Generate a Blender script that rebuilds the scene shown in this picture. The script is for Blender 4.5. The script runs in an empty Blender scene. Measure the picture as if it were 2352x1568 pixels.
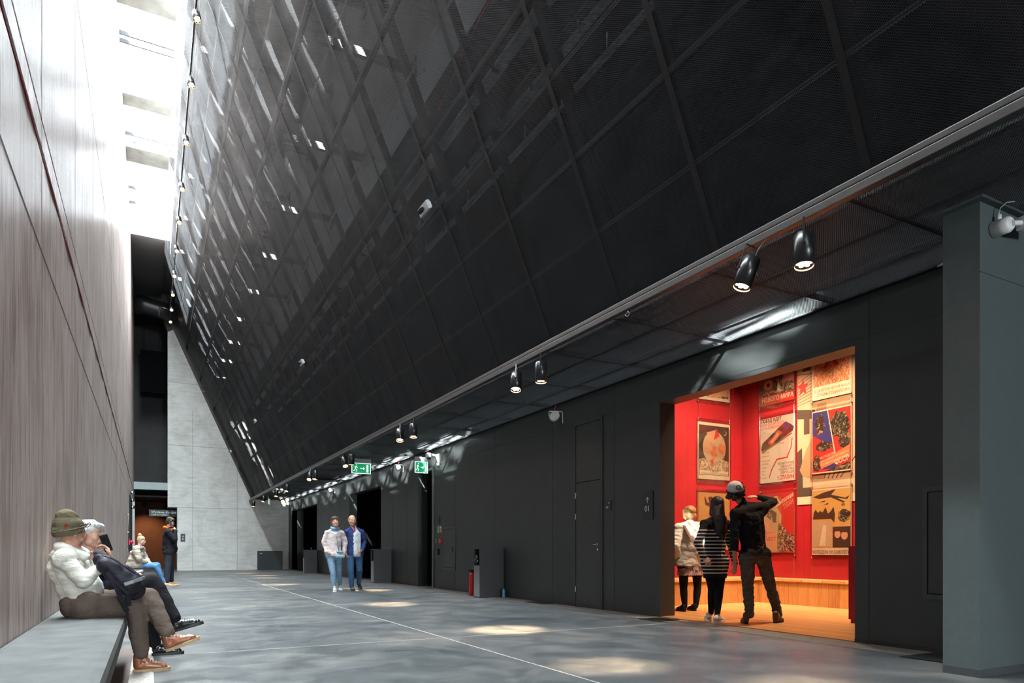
import bpy, bmesh, math, random
from mathutils import Vector, Matrix, Euler, noise
from math import sin, cos, pi, atan, atan2, sqrt, radians, degrees
random.seed(7)
SC = bpy.context.scene
COL = SC.collection
R = radians

# ------------------------------------------------------------------ camera, world, sun, exposure
EYE = 0.95
YAW = atan((1176 - 345) / 1560.0)
cd = bpy.data.cameras.new('camera')
cam = bpy.data.objects.new('camera', cd)
COL.objects.link(cam)
cam.location = (0, 0, EYE)
cam.rotation_euler = (R(90), 0, -YAW)
cd.sensor_width = 36.0
cd.lens = 36.0 * 1560.0 / 2352.0
cd.shift_y = (1266 - 784) / 2352.0
cd.clip_start = 0.05
cd.clip_end = 300
SC.camera = cam

w = bpy.data.worlds.new('sky')
SC.world = w
w.use_nodes = True
bg = w.node_tree.nodes['Background']
bg.inputs['Color'].default_value = (0.86, 0.93, 1.0, 1)
bg.inputs['Strength'].default_value = 165.0

sl = bpy.data.lights.new('sun', 'SUN')
sl.energy = 1000.0
sl.angle = R(0.6)
sl.color = (1.0, 0.98, 0.95)
sun = bpy.data.objects.new('sun', sl)
COL.objects.link(sun)
SUN_DIR = Vector((1.0, 1.75, -1.62)).normalized()
sun.rotation_euler = SUN_DIR.to_track_quat('-Z', 'Y').to_euler()

pl = bpy.data.lights.new('skylight_opening', 'AREA')
pl.shape = 'RECTANGLE'
pl.size = 1.5
pl.size_y = 29.2
pl.cycles.is_portal = True
po = bpy.data.objects.new('skylight_opening', pl)
COL.objects.link(po)
po.location = (0.0, 16.4, 14.15)

vs = SC.view_settings
vs.view_transform = 'Standard'
vs.look = 'None'
vs.gamma = 1.0
vs.use_curve_mapping = False
vs.exposure = 0.18
cy = SC.cycles
cy.max_bounces = 10
cy.diffuse_bounces = 5
cy.glossy_bounces = 3
cy.transmission_bounces = 4
cy.transparent_max_bounces = 20
cy.caustics_reflective = False
cy.caustics_refractive = False
cy.sample_clamp_indirect = 6.0
cy.use_denoising = True

pl2 = bpy.data.lights.new('added_window_opening', 'AREA')  # portal for the added daylight opening behind the camera
pl2.shape = 'RECTANGLE'
pl2.size = 2.6
pl2.size_y = 2.6
pl2.cycles.is_portal = True
po2 = bpy.data.objects.new('added_window_opening', pl2)
COL.objects.link(po2)
po2.location = (2.3, -19.98, 1.9)
po2.rotation_euler = (R(90), 0, 0)

# ------------------------------------------------------------------ node helpers
class NT:
    def __init__(self, name):
        self.m = bpy.data.materials.new(name)
        self.m.use_nodes = True
        self.t = self.m.node_tree
        self.b = self.t.nodes['Principled BSDF']
        self.out = self.t.nodes['Material Output']
    def n(self, typ, **kw):
        nd = self.t.nodes.new(typ)
        for k, v in kw.items():
            setattr(nd, k, v)
        return nd
    def l(self, a, b):
        self.t.links.new(a, b)
    def coord(self, scale=(1, 1, 1), rot=(0, 0, 0), out='Object'):
        tc = self.n('ShaderNodeTexCoord')
        mp = self.n('ShaderNodeMapping')
        mp.inputs['Scale'].default_value = scale
        mp.inputs['Rotation'].default_value = rot
        self.l(tc.outputs[out], mp.inputs['Vector'])
        return mp.outputs['Vector']
    def noise(self, vec, scale, detail=4, rough=0.55, dist=0.0):
        nd = self.n('ShaderNodeTexNoise')
        nd.inputs['Scale'].default_value = scale
        nd.inputs['Detail'].default_value = detail
        nd.inputs['Roughness'].default_value = rough
        nd.inputs['Distortion'].default_value = dist
        self.l(vec, nd.inputs['Vector'])
        return nd.outputs['Fac']
    def ramp(self, fac, stops, interp='LINEAR'):
        r = self.n('ShaderNodeValToRGB')
        r.color_ramp.interpolation = interp
        e = r.color_ramp.elements
        while len(e) < len(stops):
            e.new(0.5)
        for i, (p, c) in enumerate(stops):
            e[i].position = p
            e[i].color = tuple(c) + (1,) if len(c) == 3 else c
        self.l(fac, r.inputs['Fac'])
        return r.outputs['Color']
    def math(self, op, a, b=None, c=None):
        nd = self.n('ShaderNodeMath', operation=op)
        for i, v in enumerate((a, b, c)):
            if v is None: continue
            if isinstance(v, (int, float)): nd.inputs[i].default_value = v
            else: self.l(v, nd.inputs[i])
        return nd.outputs[0]
    def mix(self, fac, a, b, blend='MIX'):
        nd = self.n('ShaderNodeMix', data_type='RGBA', blend_type=blend)
        if isinstance(fac, (int, float)): nd.inputs[0].default_value = fac
        else: self.l(fac, nd.inputs[0])
        for i, v in ((6, a), (7, b)):
            if isinstance(v, (tuple, list)): nd.inputs[i].default_value = tuple(v) + (1,) if len(v) == 3 else v
            else: self.l(v, nd.inputs[i])
        return nd.outputs[2]
    def sep(self, vec):
        s = self.n('ShaderNodeSeparateXYZ')
        self.l(vec, s.inputs[0])
        return s.outputs
    def bump(self, h, strength=0.3, dist=0.01):
        b = self.n('ShaderNodeBump')
        b.inputs['Strength'].default_value = strength
        b.inputs['Distance'].default_value = dist
        self.l(h, b.inputs['Height'])
        self.l(b.outputs[0], self.b.inputs['Normal'])
    def base(self, c):
        if isinstance(c, (tuple, list)): self.b.inputs['Base Color'].default_value = tuple(c) + (1,) if len(c) == 3 else c
        else: self.l(c, self.b.inputs['Base Color'])
    def set(self, rough=None, metal=None, spec=None):
        if rough is not None:
            if isinstance(rough, (int, float)): self.b.inputs['Roughness'].default_value = rough
            else: self.l(rough, self.b.inputs['Roughness'])
        if metal is not None: self.b.inputs['Metallic'].default_value = metal
        if spec is not None: self.b.inputs['Specular IOR Level'].default_value = spec

def srgb(r, g, b):
    f = lambda c: (c / 255 / 12.92) if c / 255 <= 0.04045 else ((c / 255 + 0.055) / 1.055) ** 2.4
    return (f(r), f(g), f(b))

_mc = {}
def plain(name, col, rough=0.5, metal=0.0, spec=0.5, var=0.12, scale=14.0, bump=0.0):
    """A procedural paint, cloth or metal: one colour with slight mottling."""
    if name in _mc: return _mc[name]
    t = NT(name)
    v = t.coord()
    f = t.noise(v, scale, 3)
    lo = tuple(max(0, c * (1 - var)) for c in col)
    hi = tuple(min(1, c * (1 + var)) for c in col)
    t.base(t.ramp(f, [(0.3, lo), (0.7, hi)]))
    t.set(rough, metal, spec)
    if bump: t.bump(t.noise(v, scale * 4, 3), bump, 0.004)
    _mc[name] = t.m
    return t.m

def emis(name, col, strength):
    if name in _mc: return _mc[name]
    t = NT(name)
    t.base(col)
    t.b.inputs['Emission Color'].default_value = tuple(col) + (1,)
    t.b.inputs['Emission Strength'].default_value = strength
    _mc[name] = t.m
    return t.m

def cloth(name, col, fold=0.5, rough=0.9, var=0.2, scale=9.0):
    if name in _mc: return _mc[name]
    t = NT(name)
    v = t.coord()
    f = t.noise(v, scale, 4, 0.6, 1.2)
    lo = tuple(c * (1 - var) for c in col); hi = tuple(min(1, c * (1 + var)) for c in col)
    t.base(t.ramp(f, [(0.3, lo), (0.7, hi)]))
    t.set(rough, 0, 0.15)
    g = t.noise(t.coord((1, 1, 2.2)), 8.0, 4, 0.5, 1.6)
    t.bump(g, fold * 0.6, 0.022)
    _mc[name] = t.m
    return t.m

# ------------------------------------------------------------------ mesh helpers
def link(name, me, mats=None, parent=None):
    o = bpy.data.objects.new(name, me)
    COL.objects.link(o)
    if mats:
        for m in (mats if isinstance(mats, (list, tuple)) else [mats]):
            me.materials.append(m)
    if parent is not None: o.parent = parent
    return o

def finish(bm, name, mats, parent=None, smooth=False):
    me = bpy.data.meshes.new(name)
    bm.normal_update()
    bm.to_mesh(me); bm.free()
    if smooth:
        for p in me.polygons: p.use_smooth = True
    return link(name, me, mats, parent)

def box(bm, x0, x1, y0, y1, z0, z1, mi=0, bevel=0.0, M=None):
    vs = [Vector((x, y, z)) for x in (x0, x1) for y in (y0, y1) for z in (z0, z1)]
    if M is not None: vs = [M @ v for v in vs]
    V = [bm.verts.new(v) for v in vs]
    F = []
    for idx in ((0, 1, 3, 2), (4, 6, 7, 5), (0, 4, 5, 1), (2, 3, 7, 6), (0, 2, 6, 4), (1, 5, 7, 3)):
        f = bm.faces.new([V[i] for i in idx]); f.material_index = mi; F.append(f)
    if bevel:
        es = list({e for f in F for e in f.edges})
        bmesh.ops.bevel(bm, geom=es, offset=bevel, segments=2, profile=0.7, affect='EDGES')
    return F

def frame_of(d):
    d = d.normalized()
    up = Vector((0, 0, 1)) if abs(d.z) < 0.95 else Vector((1, 0, 0))
    a = d.cross(up).normalized(); b = a.cross(d).normalized()
    return a, b

def tube(bm, pts, r, seg=8, mi=0, caps=True):
    pts = [Vector(p) for p in pts]
    rs = r if isinstance(r, (list, tuple)) else [r] * len(pts)
    rings = []
    a, b = None, None
    for i, p in enumerate(pts):
        d = (pts[min(i + 1, len(pts) - 1)] - pts[max(i - 1, 0)])
        if d.length < 1e-9: d = Vector((0, 0, 1))
        d.normalize()
        if a is None: a, b = frame_of(d)
        else:
            a = (a - d * a.dot(d)).normalized(); b = d.cross(a) * -1
        rings.append([bm.verts.new(p + (a * cos(2 * pi * k / seg) + b * sin(2 * pi * k / seg)) * rs[i]) for k in range(seg)])
    for i in range(len(rings) - 1):
        for k in range(seg):
            f = bm.faces.new((rings[i][k], rings[i][(k + 1) % seg], rings[i + 1][(k + 1) % seg], rings[i + 1][k]))
            f.material_index = mi; f.smooth = True
    if caps:
        for ring in (list(reversed(rings[0])), rings[-1]):
            f = bm.faces.new(ring); f.material_index = mi
    return rings

def bar(bm, p, q, wa, wb, mi=0, up=(0, 0, 1)):
    """rectangular bar from p to q, wa across, wb in the 'up' sense"""
    p, q = Vector(p), Vector(q)
    d = (q - p).normalized()
    u = Vector(up); u = (u - d * u.dot(d)).normalized()
    a = d.cross(u)
    M = Matrix(((a.x, d.x, u.x, p.x), (a.y, d.y, u.y, p.y), (a.z, d.z, u.z, p.z), (0, 0, 0, 1)))
    box(bm, -wa / 2, wa / 2, 0, (q - p).length, -wb / 2, wb / 2, mi, 0, M)

def empty(name, loc=(0, 0, 0), rotz=0.0):
    o = bpy.data.objects.new(name, None)
    o.empty_display_size = 0.1
    COL.objects.link(o)
    o.location = loc
    o.rotation_euler = (0, 0, rotz)
    return o

def tag(o, label=None, cat=None, group=None, kind=None):
    if label: o['label'] = label
    if cat: o['category'] = cat
    if group: o['group'] = group
    if kind: o['kind'] = kind
    return o

def struct(o): return tag(o, kind='structure')

def copy_tree(o, parent=None):
    c = o.copy(); COL.objects.link(c)
    if parent is not None: c.parent = parent
    for ch in list(o.children): copy_tree(ch, c)
    return c

_font = {}
def text_mesh(s, size, M, mat, name='lettering', parent=None, align='LEFT', bold=0.0, depth=0.0006, sx=1.0):
    cu = bpy.data.curves.new('t', 'FONT')
    cu.body = s; cu.size = size; cu.align_x = align
    cu.extrude = depth; cu.offset = bold; cu.space_character = 1.0
    cu.resolution_u = 3
    ob = bpy.data.objects.new('t', cu)
    COL.objects.link(ob)
    dg = bpy.context.evaluated_depsgraph_get()
    me = bpy.data.meshes.new_from_object(ob.evaluated_get(dg))
    bpy.data.objects.remove(ob)
    me.transform(M @ Matrix.Diagonal((sx, 1, 1, 1)))
    me.materials.clear()
    return link(name, me, mat, parent)

def plane_mat(origin, right, up):
    r = Vector(right).normalized(); u = Vector(up).normalized(); n = r.cross(u)
    o = Vector(origin)
    return Matrix(((r.x, u.x, n.x, o.x), (r.y, u.y, n.y, o.y), (r.z, u.z, n.z, o.z), (0, 0, 0, 1)))
# ------------------------------------------------------------------ materials of the shell
def mat_floor():
    t = NT('polished concrete')
    v = t.coord()
    f1 = t.noise(v, 0.45, 6, 0.6, 0.8)
    f2 = t.noise(v, 2.2, 6, 0.65, 0.6)
    f3 = t.noise(v, 26, 5, 0.7)
    f = t.math('ADD', t.math('MULTIPLY', f1, 0.5), t.math('ADD', t.math('MULTIPLY', f2, 0.35), t.math('MULTIPLY', f3, 0.15)))
    c = t.ramp(f, [(0.36, (0.040, 0.047, 0.052)), (0.5, (0.080, 0.084, 0.086)), (0.64, (0.165, 0.153, 0.139))])
    t.base(c)
    t.set(t.ramp(f2, [(0.35, (0.30,) * 3), (0.7, (0.52,) * 3)]), 0, 0.35)
    t.bump(f3, 0.05, 0.003)
    return t.m

def mat_left():
    """board-marked concrete with vertical streaks, pinkish grey"""
    t = NT('board marked concrete')
    v = t.coord((1, 1, 1))
    streak = t.noise(t.coord((1, 3.6, 0.34)), 3.0, 7, 0.66, 0.9)
    fine = t.noise(t.coord((1, 13, 0.9)), 3.0, 5, 0.6, 0.5)
    cloud = t.noise(v, 0.7, 5, 0.6, 0.6)
    f = t.math('ADD', t.math('MULTIPLY', streak, 0.5), t.math('ADD', t.math('MULTIPLY', fine, 0.25), t.math('MULTIPLY', cloud, 0.25)))
    c = t.ramp(f, [(0.36, (0.26, 0.195, 0.175)), (0.46, (0.53, 0.405, 0.36)), (0.53, (0.74, 0.60, 0.55)), (0.64, (0.86, 0.765, 0.72))])
    # pits and white lime streaks
    pits = t.noise(t.coord((1, 9, 2.0)), 5.0, 2, 0.5, 0.3)
    c = t.mix(t.ramp(pits, [(0.70, (0,) * 3), (0.76, (0.65,) * 3)]), c, (0.12, 0.10, 0.10))
    lime = t.noise(t.coord((1, 3.5, 0.5), (0.1, 0, 0)), 2.3, 6, 0.7, 1.5)
    c = t.mix(t.ramp(lime, [(0.62, (0,) * 3), (0.72, (0.5,) * 3)]), c, (0.62, 0.60, 0.59))
    t.base(c)
    t.set(0.42, 0, 0.4)
    t.bump(f, 0.25, 0.02)
    return t.m

def mat_end():
    t = NT('smooth grey concrete')
    v = t.coord()
    f1 = t.noise(v, 1.1, 7, 0.65, 0.8); f2 = t.noise(t.coord((1.0, 1, 6)), 1.6, 5, 0.6, 0.4)
    f = t.math('ADD', t.math('MULTIPLY', f1, 0.6), t.math('MULTIPLY', f2, 0.4))
    t.base(t.ramp(f, [(0.36, (0.52, 0.525, 0.49)), (0.5, (0.66, 0.665, 0.63)), (0.64, (0.78, 0.785, 0.755))]))
    t.set(0.75, 0, 0.3)
    t.bump(f1, 0.2, 0.01)
    return t.m

def mat_dark(name, col, rough=0.45):
    t = NT(name)
    v = t.coord()
    f = t.noise(v, 2.0, 5, 0.6)
    t.base(t.ramp(f, [(0.35, tuple(c * 0.9 for c in col)), (0.65, tuple(c * 1.1 for c in col))]))
    t.set(rough, 0, 0.5)
    t.bump(t.noise(v, 0.8, 2), 0.08, 0.05)
    return t.m

def mat_mesh(name, col, px, py, thr, metal=0.0, rough=0.45, transl=0.0, bow=(0, 0)):
    """expanded metal: diamond holes in the object's own XY plane"""
    t = NT(name)
    tc = t.n('ShaderNodeTexCoord')
    s = t.sep(tc.outputs['Object'])
    a = t.math('DIVIDE', s[0], px); b = t.math('DIVIDE', s[1], py)
    def tri(x): return t.math('MULTIPLY', t.math('ABSOLUTE', t.math('SUBTRACT', t.math('FRACT', x), 0.5)), 2.0)
    t1 = tri(t.math('ADD', a, b)); t2 = tri(t.math('SUBTRACT', a, b))
    strand = t.math('GREATER_THAN', t.math('MAXIMUM', t1, t2), thr)
    f = t.noise(tc.outputs['Object'], 0.9, 3, 0.5, 1.0)
    t.base(t.ramp(f, [(0.3, tuple(c * 0.8 for c in col)), (0.7, tuple(c * 1.25 for c in col))]))
    t.set(t.ramp(f, [(0.3, (rough - 0.1,) * 3), (0.7, (rough + 0.12,) * 3)]), metal, 0.15)
    t.b.inputs['Specular Tint'].default_value = (0.78, 0.92, 1.0, 1)
    if bow[0]:
        h = t.math('ADD', t.math('MULTIPLY', t.noise(t.coord((1.0, 1.6, 1)), 1.5, 2, 0.4, 0.6), 1.0), 0.0)
        t.bump(h, bow[0], bow[1])
    surf = t.b.outputs[0]
    if transl:
        tr = t.n('ShaderNodeBsdfTranslucent'); tr.inputs[0].default_value = (0.5, 0.55, 0.6, 1)
        mx = t.n('ShaderNodeMixShader'); mx.inputs[0].default_value = transl
        t.l(surf, mx.inputs[1]); t.l(tr.outputs[0], mx.inputs[2]); surf = mx.outputs[0]
    tp = t.n('ShaderNodeBsdfTransparent')
    m2 = t.n('ShaderNodeMixShader')
    t.l(strand, m2.inputs[0]); t.l(tp.outputs[0], m2.inputs[1]); t.l(surf, m2.inputs[2])
    t.l(m2.outputs[0], t.out.inputs['Surface'])
    return t.m

def mat_glass(name='clear pane', tint=(0.97, 0.99, 0.98), refl=0.06):
    t = NT(name)
    tp = t.n('ShaderNodeBsdfTransparent'); tp.inputs[0].default_value = tint + (1,)
    g = t.n('ShaderNodeBsdfGlossy'); g.inputs['Roughness'].default_value = 0.08
    lw = t.n('ShaderNodeLayerWeight'); lw.inputs['Blend'].default_value = 0.35
    mx = t.n('ShaderNodeMixShader')
    t.l(t.math('ADD', t.math('MULTIPLY', lw.outputs['Fresnel'], 0.5), refl), mx.inputs[0])
    t.l(tp.outputs[0], mx.inputs[1]); t.l(g.outputs[0], mx.inputs[2])
    t.l(mx.outputs[0], t.out.inputs['Surface'])
    return t.m

def mat_wood(name, lo, hi, plank, along=0, rough=0.45):
    """planks run along axis `along`; plank = width"""
    t = NT(name)
    tc = t.n('ShaderNodeTexCoord'); s = t.sep(tc.outputs['Object'])
    if along == 0: idx = t.math('FLOOR', t.math('DIVIDE', s[1], plank)); sc = (1.2, 9, 9)
    elif along == 1: idx = t.math('FLOOR', t.math('DIVIDE', s[0], plank)); sc = (9, 1.2, 9)
    else: idx = t.math('FLOOR', t.math('DIVIDE', t.math('ADD', s[0], s[1]), plank)); sc = (9, 9, 1.2)
    wn = t.n('ShaderNodeTexWhiteNoise', noise_dimensions='1D'); t.l(idx, wn.inputs['W'])
    cb = t.n('ShaderNodeCombineXYZ'); t.l(wn.outputs['Value'], cb.inputs[0]); t.l(wn.outputs['Value'], cb.inputs[1]); t.l(wn.outputs['Value'], cb.inputs[2])
    va = t.n('ShaderNodeVectorMath', operation='MULTIPLY_ADD'); t.l(cb.outputs[0], va.inputs[0]); va.inputs[1].default_value = (13, 17, 19); t.l(t.coord(sc), va.inputs[2])
    g = t.noise(va.outputs[0], 1.6, 6, 0.65, 1.2)
    f = t.math('ADD', t.math('MULTIPLY', g, 0.7), t.math('MULTIPLY', wn.outputs['Value'], 0.3))
    c = t.ramp(f, [(0.25, lo), (0.7, hi)])
    ax = s[1] if along == 0 else (s[0] if along == 1 else t.math('ADD', s[0], s[1]))
    fr = t.math('FRACT', t.math('DIVIDE', ax, plank))
    c = t.mix(t.math('LESS_THAN', fr, 0.02), c, tuple(q * 0.3 for q in lo))
    t.base(c); t.set(rough, 0, 0.4)
    return t.m

FLOOR = mat_floor(); LEFT = mat_left(); END = mat_end()
WALLD = mat_dark('dark green grey wall paint', (0.031, 0.036, 0.037))
DARKC = mat_dark('dark shuttered concrete', (0.06, 0.058, 0.058), 0.7)
BLACK = plain('matt black paint', (0.008, 0.008, 0.009), 0.7, 0, 0.2)
STEEL = plain('dark steel', (0.07, 0.072, 0.075), 0.35, 0.6)
FRAME = plain('grey painted frame', (0.012, 0.013, 0.015), 0.8, 0, 0.1)
MESH = mat_mesh('charcoal expanded metal', (0.020, 0.0225, 0.026), 0.026, 0.018, 0.765, 0.0, 0.5, 0.0, (0.10, 0.10))
CMESH = mat_mesh('ceiling expanded metal', (0.020, 0.020, 0.020), 0.024, 0.018, 0.64, 0.0, 0.5, 0.15)
GLASS = mat_glass()
RED = mat_dark('red lacquered wall panel', (0.30, 0.014, 0.020), 0.3)
WHITE = plain('white plastic', (0.75, 0.75, 0.74), 0.4)
CHROME = plain('brushed metal', (0.6, 0.6, 0.6), 0.25, 1.0)
SEAM = plain('joint shadow gap', (0.10, 0.085, 0.08), 0.9)
WOODF = mat_wood('honey oak floorboards', (0.50, 0.22, 0.07), (0.72, 0.40, 0.16), 0.11, 1, 0.35)
WOODV = mat_wood('oak boards of the bench front', (0.34, 0.14, 0.045), (0.62, 0.32, 0.12), 0.19, 2, 0.45)
WOODT = mat_wood('oak bench top', (0.55, 0.27, 0.10), (0.75, 0.45, 0.20), 0.4, 0, 0.35)

def sbox(name, x0, x1, y0, y1, z0, z1, m, parent=None, bevel=0.0):
    bm = bmesh.new(); box(bm, x0, x1, y0, y1, z0, z1, 0, bevel)
    o = finish(bm, name, m, parent)
    if parent is None: struct(o)
    return o

# ------------------------------------------------------------------ setting
X0, XR, YE = -0.70, 6.50, 37.5
ZC = 3.60
YB = -20.0
# floor
bm = bmesh.new()
box(bm, X0, XR + 0.32, YB, 46, -0.2, 0.0)
floor = struct(finish(bm, 'floor', FLOOR))
# saw-cut joints: filled strips a hair above the slab
JM = plain('pale joint filler', (0.42, 0.40, 0.37), 0.6)
bm = bmesh.new()
for (p, q) in (((2.86, -3, 0), (2.86, 37.4, 0)),):
    bar(bm, p, q, 0.014, 0.003)
for y in (1.6, 6.95, 12.2, 17.6, 23.0, 28.4, 33.6):
    bar(bm, (-0.16, y, 0), (6.45, y + (0.0), 0), 0.010, 0.003)
bar(bm, (0.02, -3, 0), (0.02, 30, 0), 0.008, 0.003)
finish(bm, 'joint_filler', JM, floor)
# strip of plainer slab along both walls
bm = bmesh.new()
box(bm, 6.12, 6.49, 3.2, 37.4, 0, 0.004)
finish(bm, 'edge_strip', plain('dull floor edge', (0.20, 0.195, 0.185), 0.7), floor)

sbox('floor_passage', -3.4, X0, YB, 46, -0.2, -0.001, FLOOR)
# left wall
bm = bmesh.new()
box(bm, X0 - 0.5, X0, YB, 38.2, 0, 3.83)
box(bm, X0 - 0.5, X0 - 0.05, YB, 38.2, 3.83, 3.91)
box(bm, X0 - 0.5, X0, YB, 38.2, 3.91, 4.09)
box(bm, X0 - 0.5, X0 - 0.03, YB, 38.2, 4.09, 4.12)
box(bm, X0 - 0.5, X0, YB, 38.2, 4.12, 14.1)
wl = struct(finish(bm, 'wall_left', LEFT))
bm = bmesh.new()
for z in (3.14, 6.93, 9.95, 12.2):
    box(bm, X0 - 0.004, X0 + 0.0015, YB, 38.1, z, z + 0.012)
for i, y in enumerate((1.0, 3.5, 6.0, 8.5, 11.0, 13.5, 16.0, 18.5, 21.0, 23.5, 26.0, 28.5, 31)):
    box(bm, X0 - 0.004, X0 + 0.0012, y, y + 0.008, 0.0, 14.0)
finish(bm, 'formwork_joint', SEAM, wl)
# ceiling over the hall: concrete beams with glass between
bm = bmesh.new()
ZS = 13.6
for y, dy in ((2.4, 0.6), (6.0, 0.6), (10.0, 0.6), (14.0, 0.6), (18.0, 0.6), (22.17, 0.6), (25.05, 0.95)):
    box(bm, X0, 0.9, y, y + dy, 13.95, 14.07)
box(bm, X0 - 0.5, 7.0, -4.4, 2.4, ZS + 0.02, ZS + 0.5)      # unseen slab, added to keep direct sun off part of the right wall
box(bm, X0 - 0.5, 7.0, -10.0, -6.2, ZS + 0.02, ZS + 0.5)  # second unseen slab; the gap between them lets one sun patch through
box(bm, 0.9, 7.0, YB, 46, ZS + 0.55, ZS + 0.9)
box(bm, X0 - 0.5, X0, YB, 46, 14.1, 14.5)
finish_ceiling = struct(finish(bm, 'ceiling', plain('weathered beam concrete', (0.10, 0.103, 0.095), 0.8, 0, 0.3, 0.35, 3)))
sbox('ceiling_far', X0 - 0.5, 7.0, 31.0, 46, ZS, ZS + 0.5, DARKC)
# upstand of the skylight, right side: white reveal
sbox('trim_1', 0.72, 0.9, YB, 31, 13.05, 14.4, plain('white skylight reveal', (0.8, 0.81, 0.82), 0.6))
# glass and glazing bars
g = sbox('window_1', X0 + 0.002, 0.718, YB, 31.0, 14.22, 14.235, GLASS)
bm = bmesh.new()
for y in (4.2, 8.3, 12.3, 16.2, 19.9, 20.2, 24.6, 28.2, 29.4):
    box(bm, X0, 0.72, y, y + 0.05, 14.1, 14.2)
bar(bm, (-0.5, 24.9, 14.05), (0.6, 24.9, 14.05), 0.03, 0.03)
finish(bm, 'glazing_bar', FRAME, g)

# end wall (pale concrete), notch at lower left
def prism(bm, poly, y0, y1, mi=0):
    a = [bm.verts.new((x, y0, z)) for x, z in poly]; b = [bm.verts.new((x, y1, z)) for x, z in poly]
    n = len(poly)
    bm.faces.new(a).material_index = mi; bm.faces.new(list(reversed(b))).material_index = mi
    for i in range(n):
        f = bm.faces.new((a[i], b[i], b[(i + 1) % n], a[(i + 1) % n])); f.material_index = mi
bm = bmesh.new()
prism(bm, [(1.18, 0), (6.9, 0), (6.9, 3.66), (4.62, 3.66), (1.0, 11.9), (0.76, 11.75), (0.76, 3.13), (1.18, 3.13)], YE, YE + 1.0)
bmesh.ops.recalc_face_normals(bm, faces=bm.faces[:])
we = struct(finish(bm, 'wall_end', END))
bm = bmesh.new()
for x in (1.86, 3.95):
    box(bm, x, x + 0.012, YE - 0.004, YE, 0, 8)
for z in (3.13, 6.2, 9.3):
    box(bm, 0.77, 4.6, YE - 0.004, YE, z, z + 0.015)
finish(bm, 'formwork_joint', plain('grey joint line', (0.2, 0.2, 0.19), 0.9), we)
# dark walls behind
bm = bmesh.new()
prism(bm, [(4.62, 3.665), (6.9, 3.665), (6.9, 14), (0.5, 14), (0.5, 12.6), (0.76, 11.76), (1.0, 11.91)], YE + 0.003, YE + 0.8)
bmesh.ops.recalc_face_normals(bm, faces=bm.faces[:])
struct(finish(bm, 'wall_behind_mesh', DARKC))
sbox('wall_closure', 2.9, 3.1, YE + 0.9, 43.5, 0, 14, BLACK)  # unseen wall added to shut stray sky light out of the passage
sbox('wall_sky_block', -3.2, 3.1, 43.3, 43.5, 0, 14, BLACK)  # unseen backing wall, added where sky light leaked in behind the passage
sbox('wall_back', -3.0, 0.9, 43.0, 43.3, 0, 14, DARKC)
sbox('wall_passage', -3.2, X0 - 0.5, 38.0, 43.3, 0, 14, DARKC)
sbox('wall_recess', 0.9, 1.1, 38.5, 43.2, 4.3, 14, DARKC)
# brown wall of the far exhibition entrance
BROWN = plain('brown painted wall', (0.06, 0.03, 0.018), 0.8, 0, 0.1)
sbox('wall_far', -2.9, 2.6, 41.6, 41.8, 0, 4.2, BROWN)
# bridge slab over the passage
bm = bmesh.new(); box(bm, X0 - 0.4, 0.82, 37.7, 42, 3.98, 4.34)
struct(finish(bm, 'trim_2', plain('pale green grey fascia', (0.36, 0.42, 0.42), 0.5)))
bm = bmesh.new(); box(bm, -2.9, 2.9, 37.9, 41.6, 3.62, 3.7)
struct(finish(bm, 'ceiling_passage', BLACK))
# large dark shutter and duct high in the recess
bm = bmesh.new(); box(bm, -0.45, 0.72, 40.0, 40.3, 9.2, 11.4, 0, 0.03); box(bm, -0.3, -0.27, 40.1, 40.13, 11.4, ZS); box(bm, 0.54, 0.57, 40.1, 40.13, 11.4, ZS)
tag(finish(bm, 'screen', plain('black screen', (0.004, 0.004, 0.005), 0.9, 0, 0.1)), 'large black rectangular panel hanging high in the dark recess above the far passage', 'panel')
bm = bmesh.new()
tube(bm, [(-0.6, 36.9, 12.7), (-0.2, 36.9, 12.7), (0.3, 36.9, 12.6), (1.2, 36.9, 12.5)], 0.42, 16)
for p in ((-0.45, 36.9, 12.7), (0.05, 36.9, 12.66)):
    tube(bm, [Vector(p) - Vector((0.03, 0.04, 0)), Vector(p) + Vector((0.03, 0.04, 0))], 0.45, 16)
tag(finish(bm, 'ventilation_duct', plain('glossy black duct', (0.012, 0.012, 0.015), 0.4)), 'black round ventilation duct curving across the dark recess under the far ceiling', 'duct')

# right wall with its openings: y intervals
OPEN = [(4.58, 7.66, 3.10), (16.56, 17.70, 3.08), (21.1, 25.0, 3.05), (30.53, 36.6, 3.05)]
ys = [YB]
bm = bmesh.new()
y = YB
for (a, b, h) in OPEN:
    box(bm, XR, XR + 0.28, y, a, 0, 3.9)
    box(bm, XR, XR + 0.28, a, b, h, 3.9)
    y = b
box(bm, XR, XR + 0.28, y, YE, 0, 3.9)
wr = struct(finish(bm, 'wall_right', WALLD))
sbox('wall_right_upper', XR, XR + 0.28, YB, YE, 3.9, 14.4, BLACK)
# sheet joints of the cladding (real narrow grooves drawn as strips)
bm = bmesh.new()
G = plain('cladding joint', (0.03, 0.033, 0.034), 0.8)
for yj in (3.2, 4.42, 8.75, 10.62, 13.0, 15.15, 18.6, 19.9, 25.6, 28.2, 29.5):
    box(bm, XR - 0.003, XR, yj, yj + 0.006, 0.05, ZC)
box(bm, XR - 0.003, XR, 2.9, 30.4, 3.16, 3.166)
box(bm, XR - 0.006, XR, 3.1, 4.58, 0, 0.04)
finish(bm, 'cladding_joint', G, wr)
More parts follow.
